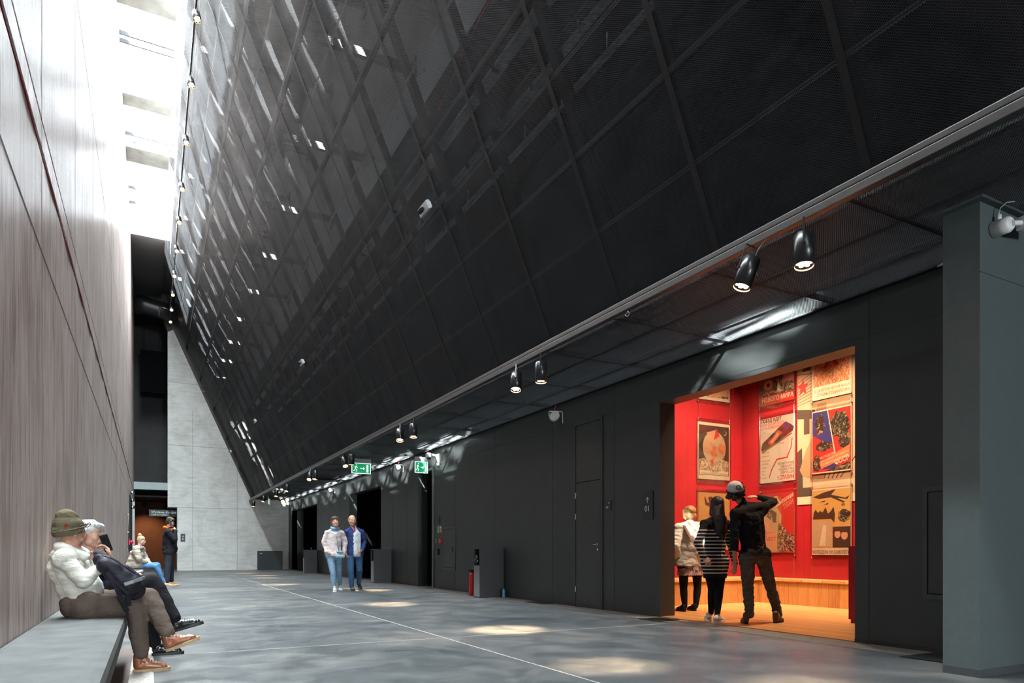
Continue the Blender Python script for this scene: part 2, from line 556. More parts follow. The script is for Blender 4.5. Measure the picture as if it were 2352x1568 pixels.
# rooms behind the openings: black boxes
def room(name, y0, y1, depth, m, h=3.9):
    bm = bmesh.new()
    x0, x1 = XR + 0.28, XR + depth
    box(bm, x1, x1 + 0.1, y0 - 1, y1 + 1, 0, h)
    box(bm, x0, x1, y0 - 1.1, y0 - 1, 0, h)
    box(bm, x0, x1, y1 + 1, y1 + 1.1, 0, h)
    box(bm, x0, x1, y0 - 1, y1 + 1, h, h + 0.1)
    box(bm, x0, x1, y0 - 1, y1 + 1, -0.1, 0.0)
    return struct(finish(bm, name, m))
room('wall_room_1', 21.1, 24.8, 5, BLACK)
room('wall_room_2', 30.0, 36.4, 5, BLACK)
room('wall_room_3', 16.9, 17.6, 1.0, WALLD)
# inclined concrete strut plate in the far black opening
sbox('trim_3', XR + 0.02, XR + 0.6, 36.6, YE, 0, 3.6, WALLD)
# near pier on the right
bm = bmesh.new()
box(bm, 5.50, 8.5, 2.85, 3.12, 0, ZC - 0.02, 0, 0.0)
pier = struct(finish(bm, 'wall_pier', plain('slate green paint', (0.085, 0.105, 0.105), 0.42, 0, 0.5, 0.05)))
bm = bmesh.new()
box(bm, 5.44, 8.5, 2.80, 3.17, ZC - 0.02, ZC + 0.0)
box(bm, 5.495, 8.5, 2.845, 3.12, 0, 0.06)
box(bm, 5.5, 8.5, 2.847, 2.85, 3.05, 3.056)
finish(bm, 'cap', plain('pier edging', (0.05, 0.058, 0.06), 0.5), pier)
# near end closure
bm = bmesh.new()
box(bm, X0 - 0.5, 1.0, YB - 0.3, YB, 0, 14.4); box(bm, 3.6, 8.6, YB - 0.3, YB, 0, 14.4)
box(bm, 1.0, 3.6, YB - 0.3, YB, 0, 0.6); box(bm, 1.0, 3.6, YB - 0.3, YB, 3.2, 14.4)
struct(finish(bm, 'wall_near', DARKC))
sbox('window_added', 1.0, 3.6, YB - 0.2, YB - 0.18, 0.6, 3.2, GLASS)  # unseen window, added to throw daylight onto the pier
sbox('wall_near_right', 8.3, 8.6, YB, 3.0, 0, 5, WALLD)
sbox('floor_side', XR + 0.28, 8.6, YB, 3.9, -0.2, 0, FLOOR)
# ------------------------------------------------------------------ slanted mesh facade
FX, FZ, K = 4.60, 3.70, 0.427
LS = sqrt(1 + K * K)
SL = Vector((-K, 0, 1)) / LS           # up the slope
NB = Vector((1, 0, K)) / LS            # behind the facade
def fp(y, s, off=0.0):
    return Vector((FX, y, FZ)) + SL * s + NB * off
S_TOP = (13.25 - FZ) * LS
PY, PS = 1.48, 0.785
FM = plane_mat((FX, 0, FZ), (0, 1, 0), SL)   # local x = y of world, local y = slope
bm = bmesh.new()
ny0, ny1 = -9, 24
rng = random.Random(3)
ns = int(S_TOP / PS) + 1
for i in range(ny0, ny1):
    y0 = 0.18 + PY * i; y1 = y0 + PY - 0.022
    if y0 > YE - 0.3: continue
    y1 = min(y1, YE - 0.02)
    for j in range(ns):
        s0 = j * PS; s1 = min(s0 + PS - 0.006, S_TOP)
        if s1 - s0 < 0.05: continue
        # gently dished sheet
        b = rng.uniform(-0.003, 0.003); tx = 0.0
        nx, nn = 3, 2
        grid = []
        for a in range(nx + 1):
            row = []
            for c in range(nn + 1):
                u = a / nx; v = c / nn
                row.append(bm.verts.new((y0 + (y1 - y0) * u, s0 + (s1 - s0) * v, b * 4 * u * (1 - u) * 4 * v * (1 - v) + tx * (u - 0.5))))
            grid.append(row)
        for a in range(nx):
            for c in range(nn):
                f = bm.faces.new((grid[a][c], grid[a + 1][c], grid[a + 1][c + 1], grid[a][c + 1])); f.smooth = True
        # second layer of strands: the thickness of the expanded metal
        q2 = [bm.verts.new((x, y, -0.007)) for x, y in ((y0, s0), (y1, s0), (y1, s1), (y0, s1))]
        bm.faces.new(q2)
        # folded edge flanges of the sheet (unperforated)
        e = 0.018
        for q in ((y0, y1, s0, s0 + e), (y0, y1, s1 - e, s1)):
            fs = [bm.verts.new((x, y, 0.004)) for x, y in ((q[0], q[2]), (q[1], q[2]), (q[1], q[3]), (q[0], q[3]))]
            bm.faces.new(fs).material_index = 1
for i in range(ny0, ny1 + 1):
    y0 = 0.18 + PY * i
    if y0 > YE - 0.3: continue
    fs = [bm.verts.new((x, y, -0.012)) for x, y in ((y0 - 0.045, 0), (y0 + 0.023, 0), (y0 + 0.023, S_TOP), (y0 - 0.045, S_TOP))]
    bm.faces.new(fs).material_index = 2
fac = finish(bm, 'wall_slanted', [MESH, plain('sheet edge', (0.065, 0.068, 0.07), 0.5), BLACK])
fac.matrix_world = FM
struct(fac)
# carrying frame behind: rails along the hall and raking posts
bm = bmesh.new()
for j in range(0, ns, 2):
    s = j * PS + 0.02
    bar(bm, fp(-8, s, 0.09), fp(YE - 0.1, s, 0.09), 0.07, 0.05, 0, NB)
fr = struct(finish(bm, 'trim_4', FRAME))
bm = bmesh.new()
for i in range(ny0, ny1, 1):
    y = 0.18 + PY * i + 0.1
    if y > YE - 0.3: continue
    wdt = 0.12 if i % 2 == 0 else 0.06
    bar(bm, fp(y, 0.0, 0.30), fp(y, S_TOP, 0.30), wdt, 0.10, 0, NB)
finish(bm, 'raking_post', FRAME, fr)
# brackets to the concrete wall behind
bm = bmesh.new()
for k in range(-2, 10):
    y = 11.1 + 2.96 * k
    if y > YE - 0.5: continue
    for z in (9.2, 12.4):
        xf = FX - K * (z - FZ) + 0.1
        bar(bm, (xf, y, z), (4.02, y, z), 0.09, 0.13)
        box(bm, 3.97, 4.0, y - 0.14, y + 0.14, z - 0.18, z + 0.18)
finish(bm, 'bracket', plain('galvanised bracket', (0.05, 0.055, 0.06), 0.7), fr)
# concrete wall and dark void behind the mesh
WBACK = mat_dark('rough grey concrete behind mesh', (0.14, 0.15, 0.16), 0.8)
wb = sbox('wall_upper', 4.0, 4.4, YB, YE, 8.35, 14.2, WBACK)
bm = bmesh.new()
rr = random.Random(5)
for k in range(-6, 26):
    for z in (8.9, 10.1, 11.3):
        yy = k * 1.5 + rr.uniform(-0.1, 0.1)
        tube(bm, [(3.99, yy, z), (4.03, yy, z)], 0.035, 8)
finish(bm, 'tie_hole', plain('tie hole', (0.05, 0.05, 0.05), 0.9), wb)
sbox('ceiling_void', 4.4, XR, YB, YE, 8.35, 8.6, BLACK)
# conduits, trays and cables in the void
def run(name, pts, r, m, label, cat):
    bm = bmesh.new(); tube(bm, pts, r, 8)
    return tag(finish(bm, name, m), label, cat)
GALV = plain('galvanised steel', (0.62, 0.66, 0.70), 0.5, 0.0)
def tray(x, z, y0, y1, wdt, label):
    bm = bmesh.new()
    y = y0
    while y < y1:
        e = min(y + 2.4, y1)
        box(bm, x - wdt / 2, x + wdt / 2, y, e - 0.12, z, z + 0.012)
        box(bm, x - wdt / 2, x - wdt / 2 + 0.01, y, e - 0.12, z, z + 0.07)
        box(bm, x + wdt / 2 - 0.01, x + wdt / 2, y, e, z, z + 0.07)
        box(bm, x - 0.01, x + 0.01, y + 1.1, y + 1.12, z + 0.006, 8.348)
        y = e
    return tag(finish(bm, 'cable_tray', GALV), label, 'cable tray')
tray(4.62, 8.18, 2, 36, 0.16, 'galvanised cable tray running behind the mesh, nearest to the concrete wall')
tray(5.25, 8.1, 2, 36, 0.10, 'narrow galvanised cable tray behind the mesh, second from the concrete wall')
tray(5.75, 8.0, 2, 36, 0.08, 'narrowest galvanised cable tray deep behind the mesh')
run('pipe', [(4.95, 0, 8.0), (4.95, 36, 8.0)], 0.03, FRAME, 'thin grey pipe running behind the mesh between two cable trays', 'pipe')
pts = [(4.5, 6.6, 8.2), (4.2, 6.9, 8.15), (3.94, 7.6, 8.2), (3.9, 8.2, 8.1), (3.85, 10.5, 7.4)]
run('cable', pts, 0.012, plain('red cable', (0.35, 0.03, 0.02), 0.5), 'thin red cable looping down behind the mesh at top', 'cable')
# lower edge profile and lighting track of the facade
bm = bmesh.new()
box(bm, FX - 0.05, FX + 0.02, YB, YE - 0.02, FZ - 0.06, FZ - 0.01, 0, 0.008)
box(bm, FX - 0.02, FX + 0.05, YB, YE - 0.02, FZ - 0.10, FZ - 0.05)
struct(finish(bm, 'trim_5', plain('brown black aluminium', (0.035, 0.033, 0.032), 0.35, 0.2)))
bm = bmesh.new()
box(bm, FX - 0.085, FX - 0.02, YB, YE - 0.02, FZ - 0.15, FZ - 0.085, 0, 0.006)
tr1 = tag(finish(bm, 'lighting_track', plain('track aluminium', (0.04, 0.038, 0.037), 0.35, 0.2)), 'long dark lighting track along the lower edge of the slanted mesh', 'lighting track')

# ------------------------------------------------------------------ mesh ceiling of the side aisle
bm = bmesh.new()
PX2 = (FX + 0.03, 5.32, 6.02, XR)
for i in range(ny0, ny1):
    y0 = 0.18 + PY * i + 0.2; y1 = min(y0 + PY - 0.008, YE - 0.02)
    if y0 > YE - 0.1: continue
    for j in range(3):
        if j == 2 and i == 11: continue
        if j == 1 and i == 16: continue
        vs4 = [bm.verts.new((x, y, 0)) for x, y in ((PX2[j], y0), (PX2[j + 1] - 0.006, y0), (PX2[j + 1] - 0.006, y1), (PX2[j], y1))]
        bm.faces.new(vs4)
cm = finish(bm, 'ceiling_aisle', CMESH); cm.location = (0, 0, ZC); struct(cm)
bm = bmesh.new()
for x in PX2[1:3]:
    box(bm, x - 0.02, x + 0.02, YB, YE - 0.02, 0.012, 0.06)
for i in range(ny0, ny1):
    y = 0.18 + PY * i + 0.2
    if y > YE - 0.1: continue
    box(bm, FX + 0.05, XR - 0.005, y - 0.025, y + 0.015, 0.012, 0.06)
box(bm, XR - 0.05, XR, YB, YE - 0.02, -0.012, 0.02)
finish(bm, 'ceiling_grid', FRAME, cm)
# ceiling over the side beyond the pier
bm = bmesh.new(); box(bm, XR + 0.28, 8.6, YB, 3.9, ZC, ZC + 0.05)
struct(finish(bm, 'ceiling_side', BLACK))

# ------------------------------------------------------------------ red exhibition room
RX, RY = 10.36, 9.75
RZ = 4.9
bm = bmesh.new()
box(bm, XR + 0.28, RX, RY, RY + 0.12, 0, RZ)
box(bm, RX, RX + 0.12, 2.6, RY + 0.12, 0, RZ)
box(bm, XR + 0.28, RX, 3.0, 3.12, 0, RZ)
rw = struct(finish(bm, 'wall_exhibition', RED))
bm = bmesh.new()
D = plain('red panel joint', (0.25, 0.004, 0.006), 0.6)
for x in (8.0, 8.95, 10.15):
    box(bm, x, x + 0.006, RY - 0.002, RY, 0.45, RZ)
for z in (1.35, 2.6, 3.85):
    box(bm, 7.0, RX, RY - 0.002, RY, z, z + 0.006)
for y in (9.35, 8.3, 7.15, 6.0):
    box(bm, RX - 0.002, RX, y, y + 0.006, 0.45, RZ)
finish(bm, 'panel_joint', D, rw)
sbox('ceiling_exhibition', XR + 0.28, RX + 0.1, 3.0, RY + 0.1, RZ, RZ + 0.1, plain('warm dark ceiling', (0.2, 0.1, 0.06), 0.7))
sbox('floor_exhibition', XR + 0.02, RX, 3.1, RY, 0.001, 0.012, WOODF)
# jamb lining, brown lit by the room
# built-in wooden bench
bm = bmesh.new()
poly = [(7.3, 9.02), (9.93, 8.98), (10.02, 6.0), (10.02, 3.2), (RX - .003, 3.2), (RX - .003, RY - .003), (7.3, RY - .003)]
a = [bm.verts.new((x, y, 0.012)) for x, y in poly]; b = [bm.verts.new((x, y, 0.42)) for x, y in poly]
for i in range(len(poly)):
    bm.faces.new((a[i], a[(i + 1) % 7], b[(i + 1) % 7], b[i]))
bm.faces.new(b)
bmesh.ops.recalc_face_normals(bm, faces=bm.faces[:])
wbench = finish(bm, 'wooden_bench', WOODV)
tag(wbench, 'low honey oak bench built round the walls of the red exhibition room', 'bench')
bm = bmesh.new()
poly = [(7.3, 8.99), (9.91, 8.95), (9.995, 6.0), (9.995, 3.2), (RX - .003, 3.2), (RX - .003, RY - .003), (7.3, RY - .003)]
a = [bm.verts.new((x, y, 0.42)) for x, y in poly]; b = [bm.verts.new((x, y, 0.462)) for x, y in poly]
for i in range(7):
    bm.faces.new((a[i], a[(i + 1) % 7], b[(i + 1) % 7], b[i]))
bm.faces.new(b); bm.faces.new(list(reversed(a)))
finish(bm, 'bench_top', WOODT, wbench)
# red display case end at the right of the opening
bm = bmesh.new(); box(bm, 8.1, 8.75, 5.2, 5.8, 0.06, 1.02, 0, 0.005); box(bm, 8.12, 8.7, 5.22, 5.78, 0.012, 0.06)
tag(finish(bm, 'display_case', plain('deep crimson lacquer', (0.22, 0.003, 0.02), 0.3)), 'deep crimson display plinth just inside the right edge of the exhibition opening', 'plinth')
# lamps of the room
def lamp_spot(loc, target, power, size, blend, col, rad=0.05):
    l = bpy.data.lights.new('lamp', 'SPOT'); l.energy = power; l.spot_size = R(size); l.spot_blend = blend; l.color = col; l.shadow_soft_size = rad
    o = bpy.data.objects.new('lamp', l); COL.objects.link(o); o.location = loc
    o.rotation_euler = (Vector(target) - Vector(loc)).to_track_quat('-Z', 'Y').to_euler()
    return o
WARM = (1.0, 0.72, 0.46)
for (lx, ly, tx, ty, tz, p) in ((9.0, 7.6, 9.4, 9.75, 1.9, 330), (8.0, 7.4, 8.2, 9.75, 1.6, 260), (9.0, 8.2, 10.3, 8.5, 2.0, 300), (8.9, 7.0, 10.3, 7.3, 2.0, 330), (8.8, 6.0, 10.3, 5.8, 2.2, 200), (7.6, 6.2, 8.0, 6.8, 0, 300), (8.9, 6.6, 9.0, 8.2, 0.2, 300)):
    lamp_spot((lx, ly, 4.75), (tx, ty, tz), p * 1.9, 85, 0.8, WARM, 0.06)
# hidden from this view, the room's own ceiling fittings
# ------------------------------------------------------------------ concrete bench by the left wall
BENCHM = plain('pale cast bench concrete', (0.105, 0.107, 0.104), 0.75, 0, 0.2, 0.22, 5, 0.1)
bm = bmesh.new()
def bench(y0, y1):
    box(bm, X0 + 0.002, -0.165, y0, y1, 0.30, 0.45, 0, 0.045)
bench(1.0, 6.95)
sb = finish(bm, 'concrete_bench', BENCHM)
tag(sb, 'long pale concrete bench with rounded edge under the two seated men', 'bench')
bm = bmesh.new()
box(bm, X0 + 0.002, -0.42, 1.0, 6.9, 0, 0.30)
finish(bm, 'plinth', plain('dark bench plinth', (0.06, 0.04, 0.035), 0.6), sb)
bm = bmesh.new(); box(bm, X0 + 0.002, -0.165, 19.3, 24.5, 0.34, 0.47, 0, 0.018); 
b2 = finish(bm, 'concrete_bench', BENCHM); tag(b2, 'short pale concrete bench under the seated blonde woman further along the wall', 'bench')
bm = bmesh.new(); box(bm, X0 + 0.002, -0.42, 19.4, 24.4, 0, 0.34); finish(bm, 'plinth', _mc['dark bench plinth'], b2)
# wooden recess strip beside the bench
bm = bmesh.new(); box(bm, -0.42, -0.14, 1.0, 7.6, 0.0005, 0.006)
struct(finish(bm, 'trim_6', plain('brown floor recess', (0.085, 0.045, 0.03), 0.6)))
bm = bmesh.new(); box(bm, -0.14, 0.015, 1.0, 9.0, 0.0005, 0.005)
struct(finish(bm, 'trim_7', plain('rough pale paving', (0.40, 0.37, 0.34), 0.85, 0, 0.3, 0.3, 40)))
# ------------------------------------------------------------------ spotlights on the two tracks
CAN = plain('black satin can', (0.015, 0.016, 0.018), 0.28, 0.3)
LENS = emis('lit warm lens', (1.0, 0.72, 0.42), 14.0)
LENSD = emis('dim warm lens', (1.0, 0.6, 0.3), 2.2)
RIM = plain('inner rim', (0.5, 0.4, 0.3), 0.3, 0.6)
def make_spot():
    """axis down -Z, pivot at the top of the yoke"""
    t = empty('track_spotlight')
    bm = bmesh.new()
    r, L, z0 = 0.078, 0.27, -0.10
    prof = [(0.0, z0), (r - 0.012, z0), (r, z0 - 0.012), (r, z0 - L), (r - 0.006, z0 - L), (r - 0.006, z0 - L + 0.035), (0.0, z0 - L + 0.035)]
    N = 28
    rings = []
    for (rr_, z) in prof:
        if rr_ == 0: rings.append([bm.verts.new((0, 0, z))])
        else: rings.append([bm.verts.new((rr_ * cos(2 * pi * k / N), rr_ * sin(2 * pi * k / N), z)) for k in range(N)])
    for i in range(len(rings) - 1):
        A, B = rings[i], rings[i + 1]
        for k in range(N):
            k2 = (k + 1) % N
            if len(A) == 1: f = bm.faces.new((A[0], B[k], B[k2]))
            elif len(B) == 1: f = bm.faces.new((A[k2], A[k], B[0]))
            else: f = bm.faces.new((A[k2], A[k], B[k], B[k2]))
            f.smooth = i in (1, 2, 4)
    bmesh.ops.recalc_face_normals(bm, faces=bm.faces[:])
    finish(bm, 'lamp_can', CAN, t)
    bm = bmesh.new()
    ring = [(0, 0)] + [(0.042 * cos(k * pi / 3), 0.042 * sin(k * pi / 3)) for k in range(6)]
    for x, y in ring:
        tube(bm, [(x, y, z0 - L + 0.030), (x, y, z0 - L + 0.024)], 0.0185, 12)
    finish(bm, 'lens', LENS, t)
    bm = bmesh.new()
    tube(bm, [(0, 0, z0 - L + 0.012), (0, 0, z0 - L + 0.001)], 0.071, 28, caps=False)
    finish(bm, 'bezel', emis('glowing bezel', (1.0, 0.6, 0.3), 1.6), t)
    bm = bmesh.new()
    box(bm, -0.008, 0.008, r + 0.002, r + 0.008, z0 - 0.12, 0.0)
    box(bm, -0.008, 0.008, 0.0, r + 0.008, -0.006, 0.0)
    tube(bm, [(0, r, z0 - 0.11), (0, r + 0.014, z0 - 0.11)], 0.012, 10)
    finish(bm, 'yoke', CAN, t)
    return t
proto = make_spot()
SPOT = [  # y, aim point on floor or None, strength
    (3.64, (4.1, 3.3), 60), (4.13, (3.4, 4.6), 150), (7.72, (4.35, 7.45), 0), (8.40, (3.85, 7.35), 330), (12.64, (4.3, 12.0), 0), (13.42, (3.85, 11.85), 240),
    (17.26, (4.5, 17.4), 130), (18.15, (4.8, 16.3), 240), (21.4, (3.9, 21.0), 0), (22.15, (3.3, 20.4), 220), (26.3, (3.7, 25.6), 200), (28.8, (4.0, 28.2), 180), (32.2, (3.7, 31.6), 170), (35.7, (4.0, 35.2), 120)]
LAB = ['upright black track spotlight showing its seven lit lenses, nearest beside the pier', 'tilted black track spotlight glowing warm, second from the pier',
       'upright black track spotlight above the door with the white wall speaker', 'tilted black track spotlight just left of the upright one above the speaker',
       'upright lit black spotlight over the fire extinguisher', 'dark tilted black spotlight just beyond the one over the fire extinguisher',
       'black spotlight hanging in front of the green exit sign', 'bright glowing spotlight left of the green exit sign',
       'black spotlight of the overlapping pair past the exit sign, nearer one', 'black spotlight of the overlapping pair past the exit sign, further one',
       'lone black spotlight fourth from the far end of the lower track', 'lone black spotlight third from the far end of the lower track',
       'black spotlight second from the far end of the lower track', 'black spotlight at the very far end of the lower track']
def aim_spot(o, loc, target, label, group):
    d = (Vector(target) - Vector(loc)).normalized()
    o.location = loc
    q = (-d).to_track_quat('Z', 'Y')
    o.rotation_euler = q.to_euler()
    tag(o, label, 'spotlight', group)
for i, (y, tgt, pw) in enumerate(SPOT):
    o = proto if i == 0 else copy_tree(proto)
    loc = (FX - 0.052, y, FZ - 0.162)
    T = Vector((tgt[0], tgt[1], 0))
    aim_spot(o, loc, T, LAB[i], 'spotlights on the lower track')
    d = (T - Vector(loc)).normalized()
    if pw:
        pw *= 14
        lo = Vector(loc) + d * 0.385
        L = lamp_spot(lo, T, pw, 19, 1.0, (1.0, 0.74, 0.47), 0.03)
        L.name = 'spot_beam'
# upper track, high under the skylight
bm = bmesh.new(); box(bm, 0.80, 0.84, 12.0, 36.2, 12.02, 12.06)
for y in range(13, 37, 3): box(bm, 0.815, 0.825, y, y + 0.01, 12.06, 12.3)
upt = tag(finish(bm, 'lighting_track', STEEL), 'thin black lighting track hanging high along the top of the slanted mesh', 'lighting track')
UP = [15.3, 17.5, 20.0, 22.6, 24.9, 27.3, 29.8, 32.0, 34.0, 35.8]
place = ['topmost, cut by the upper edge of the picture', 'second from the top', 'third from the top', 'fourth from the top', 'fifth from the top', 'sixth from the top', 'fourth from the bottom', 'third from the bottom', 'second from the bottom', 'lowest, above the thin crossbar']
for i, y in enumerate(UP):
    o = copy_tree(proto)
    aim_spot(o, (0.82, y, 12.0), (1.6, y - 7.5, 0), 'black spotlight on the high upper track, ' + place[i], 'spotlights on the upper track')
    if i % 2 == 0: lamp_spot(Vector((0.82, y - 0.03, 11.62)), (2.6, y - 1.5, 0), 2000, 14, 0.8, (1, 0.78, 0.55), 0.05).name = 'spot_beam'
bm = bmesh.new(); tube(bm, [(0.35, 35.6, 12.35), (0.86, 35.6, 12.26)], 0.018, 8); tube(bm, [(0.37, 35.6, 12.35), (0.37, 35.6, 11.9)], 0.012, 6); tube(bm, [(0.82, 35.6, 12.25), (0.82, 35.6, 12.06)], 0.012, 6)
tag(finish(bm, 'crossbar', CHROME), 'thin metal crossbar at the far end of the upper lighting track', 'bar')
# small loops hanging on the track and two thin cables
bm = bmesh.new()
pts = [Vector((4.53, 3.98, 3.56)) + Vector((0.0, 0.16 * sin(a) * 0.5 + 0.11 * (a / pi), -0.28 * (a / pi) ** 1.3)) for a in [k * pi / 10 for k in range(11)]]
tube(bm, pts, 0.003, 6)
tag(finish(bm, 'safety_cable', plain('grey cord', (0.35, 0.34, 0.33), 0.5)), 'thin grey safety cable hanging from the track beside the nearest spotlight', 'cable')
bm = bmesh.new()
tube(bm, [(4.53, 5.86, 3.545), (4.53, 5.86, 3.52)] , 0.004, 6)
tube(bm, [Vector((4.53 + 0.0, 5.86 + 0.03 * cos(a), 3.50 + 0.022 * sin(a))) for a in [k * 2 * pi / 12 for k in range(13)]], 0.003, 6)
tag(finish(bm, 'ring_hook', CHROME), 'tiny metal ring hook under the lighting track', 'hook')

# emergency luminaires on the facade
def make_lum():
    t = empty('emergency_luminaire')
    bm = bmesh.new(); box(bm, -0.17, 0.17, -0.06, 0.06, 0, 0.05, 0, 0.008)
    finish(bm, 'housing', plain('grey luminaire housing', (0.45, 0.46, 0.48), 0.35), t)
    bm = bmesh.new(); box(bm, -0.15, 0.15, -0.045, 0.045, -0.025, 0.0, 0, 0.01)
    finish(bm, 'diffuser', plain('milky cover', (0.75, 0.76, 0.78), 0.25), t)
    bm = bmesh.new(); box(bm, -0.12, 0.03, -0.02, 0.02, 0.05, 0.10)
    finish(bm, 'bracket', FRAME, t)
    return t
lm = make_lum()
for i, (y, lab) in enumerate(((9.3, 'grey emergency luminaire clipped to the mesh, the nearest and largest'), (18.4, 'grey emergency luminaire on the mesh, second nearest'), (27.5, 'small grey emergency luminaire on the mesh, third nearest'), (36.4, 'tiny grey emergency luminaire on the mesh at the far end'))):
    o = lm if i == 0 else copy_tree(lm)
    p = fp(y, (5.97 - FZ) * LS, -0.10)
    o.matrix_world = plane_mat(p, (0, 1, 0), SL)
    M = Matrix.Translation(p) @ plane_mat((0, 0, 0), (0, 1, 0), SL) @ Matrix.Rotation(R(180), 4, 'X')
    o.matrix_world = Matrix.Translation(p) @ Matrix.Rotation(R(0), 4, 'Z') @ plane_mat((0, 0, 0), (0, -1, 0), SL)
    tag(o, lab, 'luminaire', 'emergency luminaires on the mesh')

# ------------------------------------------------------------------ doors, hatches, signs on the dark wall
DOORM = plain('dark grey door paint', (0.034, 0.037, 0.038), 0.35)
GAP = plain('black gap', (0.008, 0.008, 0.008), 0.8)
d1 = struct(empty('door_1', (XR, 9.05, 0)))
bm = bmesh.new()
for (a, b, z0, z1) in ((0.0, 0.05, 0, 3.16), (0.79, 0.84, 0, 3.16), (0.05, 0.79, 3.11, 3.16)): box(bm, -0.018, 0, a, b, z0, z1)
finish(bm, 'door_frame', DOORM, d1)
bm = bmesh.new(); box(bm, -0.002, 0, 0.05, 0.79, 0, 3.11); finish(bm, 'door_gap', GAP, d1)
bm = bmesh.new(); box(bm, -0.012, -0.002, 0.062, 0.778, 0.01, 2.12, 0, 0.003); leaf = finish(bm, 'door_leaf', DOORM, d1)
bm = bmesh.new(); box(bm, -0.012, -0.002, 0.062, 0.778, 2.135, 3.10, 0, 0.003); finish(bm, 'top_panel', DOORM, d1)
for z in (0.25, 1.50, 1.86):
    bm = bmesh.new(); box(bm, -0.03, -0.012, 0.765, 0.785, z, z + 0.10, 0, 0.004); finish(bm, 'hinge', CHROME, d1)
bm = bmesh.new()
tube(bm, [(-0.012, 0.13, 1.06), (-0.022, 0.13, 1.06)], 0.024, 16); tube(bm, [(-0.02, 0.13, 1.06), (-0.055, 0.13, 1.06), (-0.06, 0.16, 1.06), (-0.06, 0.25, 1.06)], 0.008, 8)
finish(bm, 'handle', CHROME, leaf)
bm = bmesh.new(); tube(bm, [(-0.012, 0.13, 0.98), (-0.022, 0.13, 0.98)], 0.022, 16); finish(bm, 'lock_rose', CHROME, leaf)
# narrow doorway at 16.56-17.7: frame and inner door
d2 = struct(empty('door_2', (XR, 16.56, 0)))
bm = bmesh.new(); box(bm, -0.03, 0.0, -0.06, 0.02, 0, 3.14); box(bm, -0.02, 0.0, 0.0, 1.14, 3.08, 3.14); finish(bm, 'door_frame', plain('lighter frame', (0.12, 0.12, 0.12), 0.4), d2)
bm = bmesh.new(); box(bm, 0.55, 0.60, 0.30, 1.05, 0, 2.25); box(bm, 0.5, 0.55, 0.30, 1.05, 2.25, 2.33); finish(bm, 'door_leaf', DOORM, d2)
bm = bmesh.new(); tube(bm, [(0.5, 0.9, 1.05), (0.45, 0.9, 1.05), (0.45, 0.8, 1.05)], 0.01, 8); finish(bm, 'handle', CHROME, d2)
def hatch(y0, y1, z0, z1, label):
    t = empty('service_hatch', (XR, y0, z0)); tag(t, label, 'hatch')
    wy, hz = y1 - y0, z1 - z0
    bm = bmesh.new()
    for q in ((0, 0.045, 0, hz), (wy - 0.045, wy, 0, hz), (0.045, wy - 0.045, 0, 0.045), (0.045, wy - 0.045, hz - 0.045, hz)):
        box(bm, -0.014, 0, *q)
    finish(bm, 'frame', plain('hatch frame paint', (0.05, 0.054, 0.054), 0.4), t)
    bm = bmesh.new(); box(bm, -0.003, 0, 0.045, wy - 0.045, 0.045, hz - 0.045); finish(bm, 'gap', GAP, t)
    bm = bmesh.new(); box(bm, -0.010, -0.003, 0.055, wy - 0.055, 0.055, hz - 0.055, 0, 0.002); dr = finish(bm, 'door', DOORM, t)
    return t, dr, wy, hz
t, dr, wy, hz = hatch(3.25, 3.87, 0.50, 1.56, 'dark flush service hatch in the wall partly hidden by the pier')
bm = bmesh.new(); box(bm, -0.03, -0.010, 0.26, 0.30, hz * 0.46, hz * 0.54, 0, 0.004); finish(bm, 'latch', CHROME, dr)
bm = bmesh.new(); tube(bm, [(-0.010, 0.40, hz * 0.5), (-0.014, 0.40, hz * 0.5)], 0.008, 10); finish(bm, 'lock', CHROME, dr)
t, dr, wy, hz = hatch(15.1, 15.92, 0.50, 1.55, 'tall narrow service hatch in the wall right of the narrow doorway')
bm = bmesh.new(); box(bm, -0.02, -0.010, 0.14, 0.17, hz * 0.42, hz * 0.52, 0, 0.003); finish(bm, 'latch', BLACK, dr)

SIGNM = plain('anthracite sign board', (0.018, 0.019, 0.021), 0.35)
PRINT = plain('white print', (0.75, 0.75, 0.75), 0.5)
def wall_mat(x, y, z):   # facing -x : right direction is -y
    return plane_mat((x, y, z), (0, -1, 0), (0, 0, 1))
def wsign(name, y0, y1, z0, z1, m, label, cat, th=0.012, x=None):
    x = XR if x is None else x
    bm = bmesh.new(); box(bm, x - th, x, y0, y1, z0, z1, 0, 0.002)
    return tag(finish(bm, name, m), label, cat)
s = wsign('room_sign', 7.80, 8.04, 1.42, 1.84, SIGNM, 'dark sign board with a white arrow above the number 01', 'sign')
X = XR - 0.0135
text_mesh('01', 0.115, wall_mat(X, 7.985, 1.545), PRINT, parent=s, bold=0.002)
bm = bmesh.new(); box(bm, X - 0.0005, X, 7.915, 7.925, 1.665, 1.745); bar(bm, (X, 7.92, 1.748), (X, 7.953, 1.712), 0.001, 0.010, up=(0, 1, 1)); bar(bm, (X, 7.92, 1.748), (X, 7.887, 1.712), 0.001, 0.010, up=(0, -1, 1))
finish(bm, 'arrow', PRINT, s)
s = wsign('room_sign', 8.82, 8.97, 1.60, 1.76, SIGNM, 'small dark door plate with tiny white lettering right of the tall door', 'sign')
for i, wd in enumerate((0.07, 0.055, 0.04)):
    bm = bmesh.new(); box(bm, X - 0.0005, X, 8.955 - wd, 8.955, 1.668 - i * 0.014, 1.674 - i * 0.014); finish(bm, 'text_line', PRINT, s)
bm = bmesh.new(); box(bm, X - 0.0005, X, 8.855, 8.895, 1.722, 1.734); finish(bm, 'text_line', PRINT, s)
GREEN = plain('safety green', (0.01, 0.32, 0.13), 0.4); REDP = plain('signal red', (0.55, 0.01, 0.015), 0.4)
